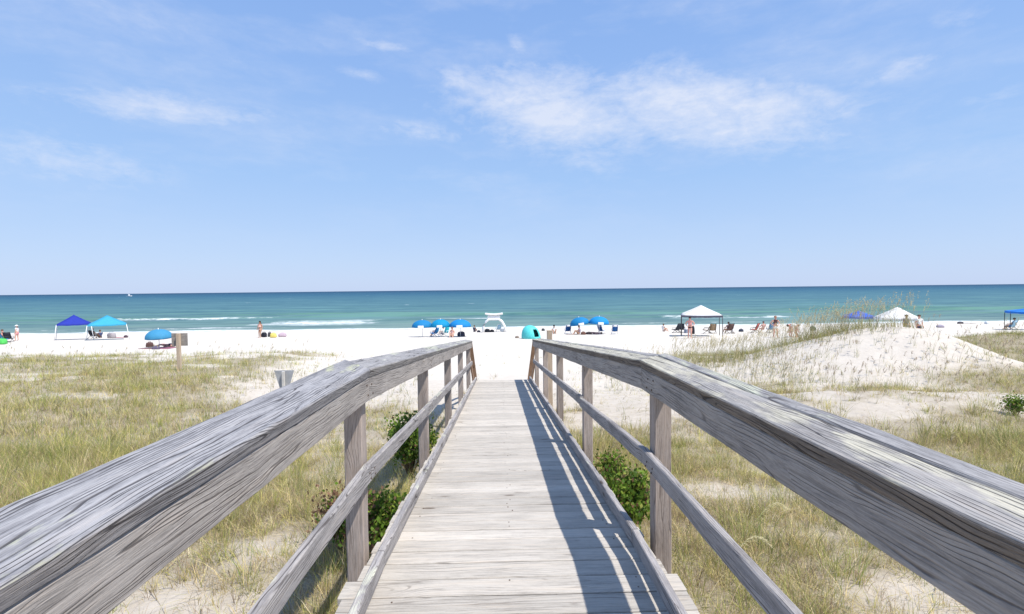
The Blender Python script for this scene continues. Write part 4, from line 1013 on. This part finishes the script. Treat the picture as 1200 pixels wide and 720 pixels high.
# teal tent
p = ground_at(622.5, 397); tn = thing('dome_tent', p, 'teal pop up dome tent with a dark opening beside the end of the boardwalk', 'tent', None, R(0)); k_ = p.y / F
vs = []; fs = []; n = 30; m = 10; a_, b_, c_ = 11.3 * k_, 1.0, 15.6 * k_
def dome(i, k, s=1.0):
    t = i / m * math.pi / 2; u = 2 * math.pi * k / n; q = math.sin(t) ** .85
    return Vector((a_ * q * math.cos(u) * s - .12 * math.cos(t), b_ * q * math.sin(u) * s, c_ * math.cos(t) ** .9 * s))
for i in range(m + 1):
    for k in range(n): vs.append(dome(i, k))
for i in range(m):
    for k in range(n):
        uu = 360 * (k + .5) / n
        if i >= m - 5 and i < m - 1 and 285 < uu < 330: continue      # open doorway
        fs.append((i * n + k, (i + 1) * n + k, (i + 1) * n + (k + 1) % n, i * n + (k + 1) % n))
sh = MB().add(vs, fs, True).build('shell', plain('teal_nylon', (.10, .56, .55), .5, .1), tn); sh.modifiers.new('t', 'SOLIDIFY').thickness = .015
MB().box((0, 0, .02), (a_ * 1.7, b_ * 1.5, .03), ch=.01).build('floor', plain('tent_floor', (.02, .05, .06), .8), tn)
sm_ = MB()
for u0 in (-.5, .35, 1.6): sm_.tube([dome(i, n * (u0 + 2) / (2 * math.pi), 1.006) for i in range(m + 1)], .014, 5)
sm_.build('seam_poles', plain('teal_seam', (.06, .44, .45), .6), tn)
bag(606, 396.5, (.35, .3, .16), (.25, .2, .16), 'small brown bag on the sand left of the teal tent')
bag(636.5, 388, (.45, .3, .3), (.05, .06, .07), 'small black bag right behind the teal tent')
person(649.3, 391.5, 'ground', 'dark haired person in white sitting behind the tan post', 180, 1.7, 'tan', hair=(.02, .015, .012), wear=[('shirt', (.80, .79, .77)), ('shorts', (.6, .58, .55))])
# pair of umbrellas
towel(676, 392, (.35, .22, .2), 'brownish towel in the shade of the left umbrella of the pair', (2.2, .9))
person(678.5, 392.3, 'ground', 'person in a lilac top sitting by the left umbrella pole of the pair', 90, 1.65, 'tan', wear=[('shirt', (.28, .25, .42))])
bag(683.5, 392.5, (.5, .3, .3), (.16, .08, .06), 'reddish brown bag right of the left umbrella pole of the pair')
bag(690, 392, (.7, .4, .22), (.22, .13, .10), 'flat brown bag lying between the two umbrellas of the pair')
person(697, 392, 'lie', 'sunburnt person lying on the sand under the right umbrella of the pair', 80, 1.6, 'red', wear=[('trunks', (.35, .2, .18))])
# white canopy group
person(808.5, 397, 'handsonhips', 'woman with dark hair and a black bikini bottom standing before the white canopy', 150, 1.72, 'red', hair=(.02, .015, .012), wear=[('bottoms', (.03, .02, .03)), ('top', (.60, .28, .28))])
bag(811.5, 392, (.42, .3, .8), (.03, .03, .04), 'tall black bag behind the standing woman under the white canopy')
person(777.5, 389, 'ground', 'person in a white shirt sitting alone left of the white canopy', -70, 1.6, 'fair', wear=[('shirt', (.74, .70, .68)), ('trunks', (.4, .25, .2))])
towel(818, 396, (.45, .40, .36), 'crumpled beige towel in front of the white canopy', (.9, .5))
person(853, 391, 'chair', 'dark haired person sitting in the brown chair right of the white canopy', 10, 1.6, 'tan', hair=(.02, .02, .02), wear=[('shirt', (.16, .09, .09))])
bag(859.5, 391, (.4, .3, .45), (.72, .68, .64), 'off white bag right of the dark brown chair')
bag(868.5, 389, (.5, .35, .28), (.05, .06, .09), 'small navy bag on the sand between the brown and the red chair')
cooler(805, 390.5, (.22, .26, .34), (.7, .7, .7), 'grey blue cooler between the black chairs under the white canopy', size=(.5, .35, .45))
# seen through the oats
person(894, 390, 'chair', 'person in a peach top sitting between the red and the blue chair', 0, 1.6, 'red', wear=[('shirt', (.65, .40, .32))])
person(908.5, 396, 'handsonhips', 'woman in a dark bikini top and white shorts standing behind the sea oats', 175, 1.72, 'red', hair=(.30, .16, .10), wear=[('top', (.10, .05, .05)), ('shorts', (.78, .76, .74))])
person(926.5, 395, 'bend', 'person in brown stooping behind the sea oats', -90, 1.66, 'red', hair=(.14, .08, .05), wear=[('shirt', (.25, .16, .11)), ('trunks', (.28, .18, .13))])
person(933.5, 396, 'bend', 'person in a white shirt bending forward behind the sea oats', 80, 1.72, 'red', wear=[('shirt', (.82, .81, .80)), ('trunks', (.5, .35, .28))])
bag(952.5, 388, (.6, .4, .5), (.06, .10, .07), 'dark green bag behind the grassy ridge, left of the royal blue canopy')
person(1062.5, 384, 'stand', 'person in dark grey standing under the white canopy behind the sand mound', 180, 1.7, 'tan', Y=40, wear=[('shirt', (.20, .18, .20)), ('shorts', (.18, .17, .18))])
person(1077.5, 384, 'stand', 'person in white shirt and dark shorts at the right corner of the half hidden canopy', 180, 1.72, 'red', Y=38.5, wear=[('shirt', (.80, .80, .80)), ('shorts', (.06, .06, .10))])
person(1188, 389, 'chair', 'person in pale blue sitting under the bright blue canopy at the right edge', 15, 1.7, 'tan', hair=(.02, .015, .012), Y=49.05, wear=[('shirt', (.25, .48, .62)), ('shorts', (.2, .35, .5))])
towel(1134, 384, (.10, .08, .08), 'dark brown towel lying flat near the waterline at the right', (2.2, 1.0), Y=80)
bag(1126, 384, (.9, .4, .34), (.07, .06, .07), 'black bag on the left end of the dark brown towel', Y=80)
bag(1102.5, 389, (.8, .45, .30), (.36, .32, .38), 'grey lilac bag on the sand right of the white canopy behind the mound', Y=60)
bag(1157, 384, (.5, .4, .4), (.62, .66, .68), 'pale grey bag near the waterline left of the bright blue canopy', Y=75)

# boat on the horizon
p = at(151.3, 347.6, 1350); bt = thing('motor_boat', (p.x, 1350, SEA), 'small white motor boat far out near the horizon on the left', 'boat', None, R(8))
vs = []; fs = []
st_ = [(-6.5, 1.5, 1.3), (-3, 1.8, 1.4), (1, 1.8, 1.6), (4.5, 1.2, 2.0), (7, .08, 2.5)]
for x, w, h in st_: vs += [(x, -w, h), (x, -w * .55, -.5), (x, 0, -.8), (x, w * .55, -.5), (x, w, h)]
for i in range(4):
    for k in range(4): fs.append((5 * i + k, 5 * i + k + 1, 5 * i + k + 6, 5 * i + k + 5))
    fs.append((5 * i + 4, 5 * i, 5 * i + 5, 5 * i + 9))
fs.append((0, 4, 3, 2, 1)); MB().add(vs, fs).build('hull', WHITE, bt)
MB().box((0.2, 0, 2.9), (4.2, 2.6, 2.6), ch=.35).box((-.4, 0, 5.0), (3.0, 2.4, 1.5), ch=.3).build('cabin', WHITE, bt)
MB().tube([(-1, 0, 5.4), (-1, 0, 9.5)], .09, 6).tube([(-1, 0, 6.5), (-4.5, 0, 8.5)], .06, 6).build('mast', WHITE, bt)
MB().box((2.32, 0, 3.3), (.06, 2.1, .8)).build('window', DARKM, bt)

# ------------------------------------------------------------------ sky, clouds, sun
wd = bpy.data.worlds.new('World'); SC.world = wd; wd.use_nodes = True; nt = wd.node_tree
bg = nt.nodes['Background']
sunv = Vector((.435, -.30, .97)).normalized(); elev = math.asin(sunv.z); azim = math.atan2(sunv.x, sunv.y)
sky = N(nt, 'ShaderNodeTexSky'); sky.sky_type = 'NISHITA'; sky.sun_disc = False; sky.sun_elevation = elev; sky.sun_rotation = azim
sky.air_density = 1.0; sky.dust_density = .6; sky.ozone_density = 1.6; sky.altitude = 0
tc = N(nt, 'ShaderNodeTexCoord'); D = VM(nt, 'NORMALIZE', tc.outputs['Generated']); sp = N(nt, 'ShaderNodeSeparateXYZ'); L(nt, D, sp.inputs[0])
az = M(nt, 'ARCTAN2', sp.outputs[0], sp.outputs[1]); elv = M(nt, 'ARCSINE', sp.outputs[2])
def azel(px, py):
    d = (ROT @ cdir(px, py)).normalized(); return math.atan2(d.x, d.y), math.asin(d.z)
cv = N(nt, 'ShaderNodeCombineXYZ'); L(nt, az, cv.inputs[0]); L(nt, elv, cv.inputs[1])
base = cv.outputs[0]
wp = NOISE(nt, VM(nt, 'MULTIPLY', base, (3, 6, 1)), 1, 4, .6)
wv = VM(nt, 'ADD', base, VM(nt, 'MULTIPLY', VM(nt, 'SUBTRACT', wp.outputs['Color'], (.5, .5, .5)), (.10, .05, 0)))
cn = NOISE(nt, VM(nt, 'MULTIPLY', wv, (8, 18, 1)), 1, 9, .66).outputs[0]
cf = NOISE(nt, VM(nt, 'MULTIPLY', wv, (30, 62, 1)), 1, 6, .65).outputs[0]
tot = None
for (xa, ya, xb_, yb_, sy, amp) in ((40, 108, 320, 136, 20, .95), (-60, 168, 190, 204, 30, .72), (400, 142, 560, 160, 12, .62), (405, 44, 495, 62, 9, .6), (390, 80, 455, 92, 8, .5),
                                    (495, 78, 600, 122, 22, .72), (590, 40, 622, 64, 16, .5), (530, 112, 780, 138, 48, 1.25), (680, 108, 1000, 136, 44, 1.3), (990, 98, 1115, 60, 20, .62),
                                    (620, 172, 745, 196, 22, .5), (95, 2, 160, 3, 10, .5), (1080, 28, 1190, 8, 16, .42), (240, 66, 310, 76, 9, .35), (1120, 120, 1210, 105, 24, .4)):
    (a1, e1), (a2, e2) = azel(xa, ya), azel(xb_, yb_); a0, e0 = (a1 + a2) / 2, (e1 + e2) / 2; tl = (e2 - e1) / (a2 - a1); sa = abs(a2 - a1) * .5
    se = abs(azel((xa + xb_) / 2, (ya + yb_) / 2 - sy)[1] - e0)
    da = M(nt, 'SUBTRACT', az, a0); de = M(nt, 'SUBTRACT', M(nt, 'SUBTRACT', elv, e0), M(nt, 'MULTIPLY', da, tl))
    q = M(nt, 'ADD', M(nt, 'POWER', M(nt, 'ABSOLUTE', M(nt, 'DIVIDE', da, sa)), 2.0), M(nt, 'POWER', M(nt, 'ABSOLUTE', M(nt, 'DIVIDE', de, se)), 2.0))
    g = M(nt, 'MULTIPLY', M(nt, 'EXPONENT', M(nt, 'MULTIPLY', q, -1.0)), amp)
    tot = g if tot is None else M(nt, 'MAXIMUM', tot, g)
den = M(nt, 'ADD', M(nt, 'MULTIPLY', cn, 1.25), M(nt, 'MULTIPLY', cf, .75))
cl = M(nt, 'MULTIPLY', MR(nt, M(nt, 'ADD', den, M(nt, 'MULTIPLY', tot, .62)), 1.14, 1.86), MR(nt, tot, .02, .5))
vl = NOISE(nt, VM(nt, 'MULTIPLY', wv, (2.6, 9, 1)), 1, 7, .6).outputs[0]
veil = M(nt, 'MULTIPLY', M(nt, 'MULTIPLY', MR(nt, vl, .46, .72), MR(nt, cf, .3, .65, .4, 1)), MR(nt, elv, .06, .22, 0, .36))
cl = M(nt, 'MAXIMUM', M(nt, 'MULTIPLY', cl, .80), veil)
cloudcol = (5.0, 5.3, 6.1)
hz = N(nt, 'ShaderNodeValToRGB'); L(nt, MR(nt, elv, -.02, .62), hz.inputs[0]); el = hz.color_ramp.elements
for pos, colr in ((0, (3.55, 4.3, 6.0)), (.12, (3.2, 4.2, 6.0)), (.35, (2.4, 3.7, 5.95)), (.65, (1.9, 3.15, 5.75)), (1, (1.45, 2.65, 5.4))):
    e = el.new(pos) if 0 < pos < 1 else el[0 if pos == 0 else len(el) - 1]; e.color = tuple(v / 6 for v in colr) + (1,)
tint = VM(nt, 'MULTIPLY', hz.outputs[0], (6, 6, 6))
skyc = MIX(nt, .88, sky.outputs[0], tint)
L(nt, MIX(nt, cl, skyc, cloudcol), bg.inputs['Color']); bg.inputs['Strength'].default_value = .10
sl = bpy.data.lights.new('sun', 'SUN'); sl.energy = 3.6; sl.angle = R(.53); sl.color = (1.0, .95, .88)
so = bpy.data.objects.new('sun', sl); COL.objects.link(so); so.rotation_euler = (-sunv).to_track_quat('-Z', 'Y').to_euler(); so.location = (20, -20, 40)
vs_ = SC.view_settings; vs_.view_transform = 'Standard'; vs_.look = 'None'; vs_.gamma = 1; vs_.use_curve_mapping = False; vs_.exposure = .68
SC.cycles.max_bounces = 6
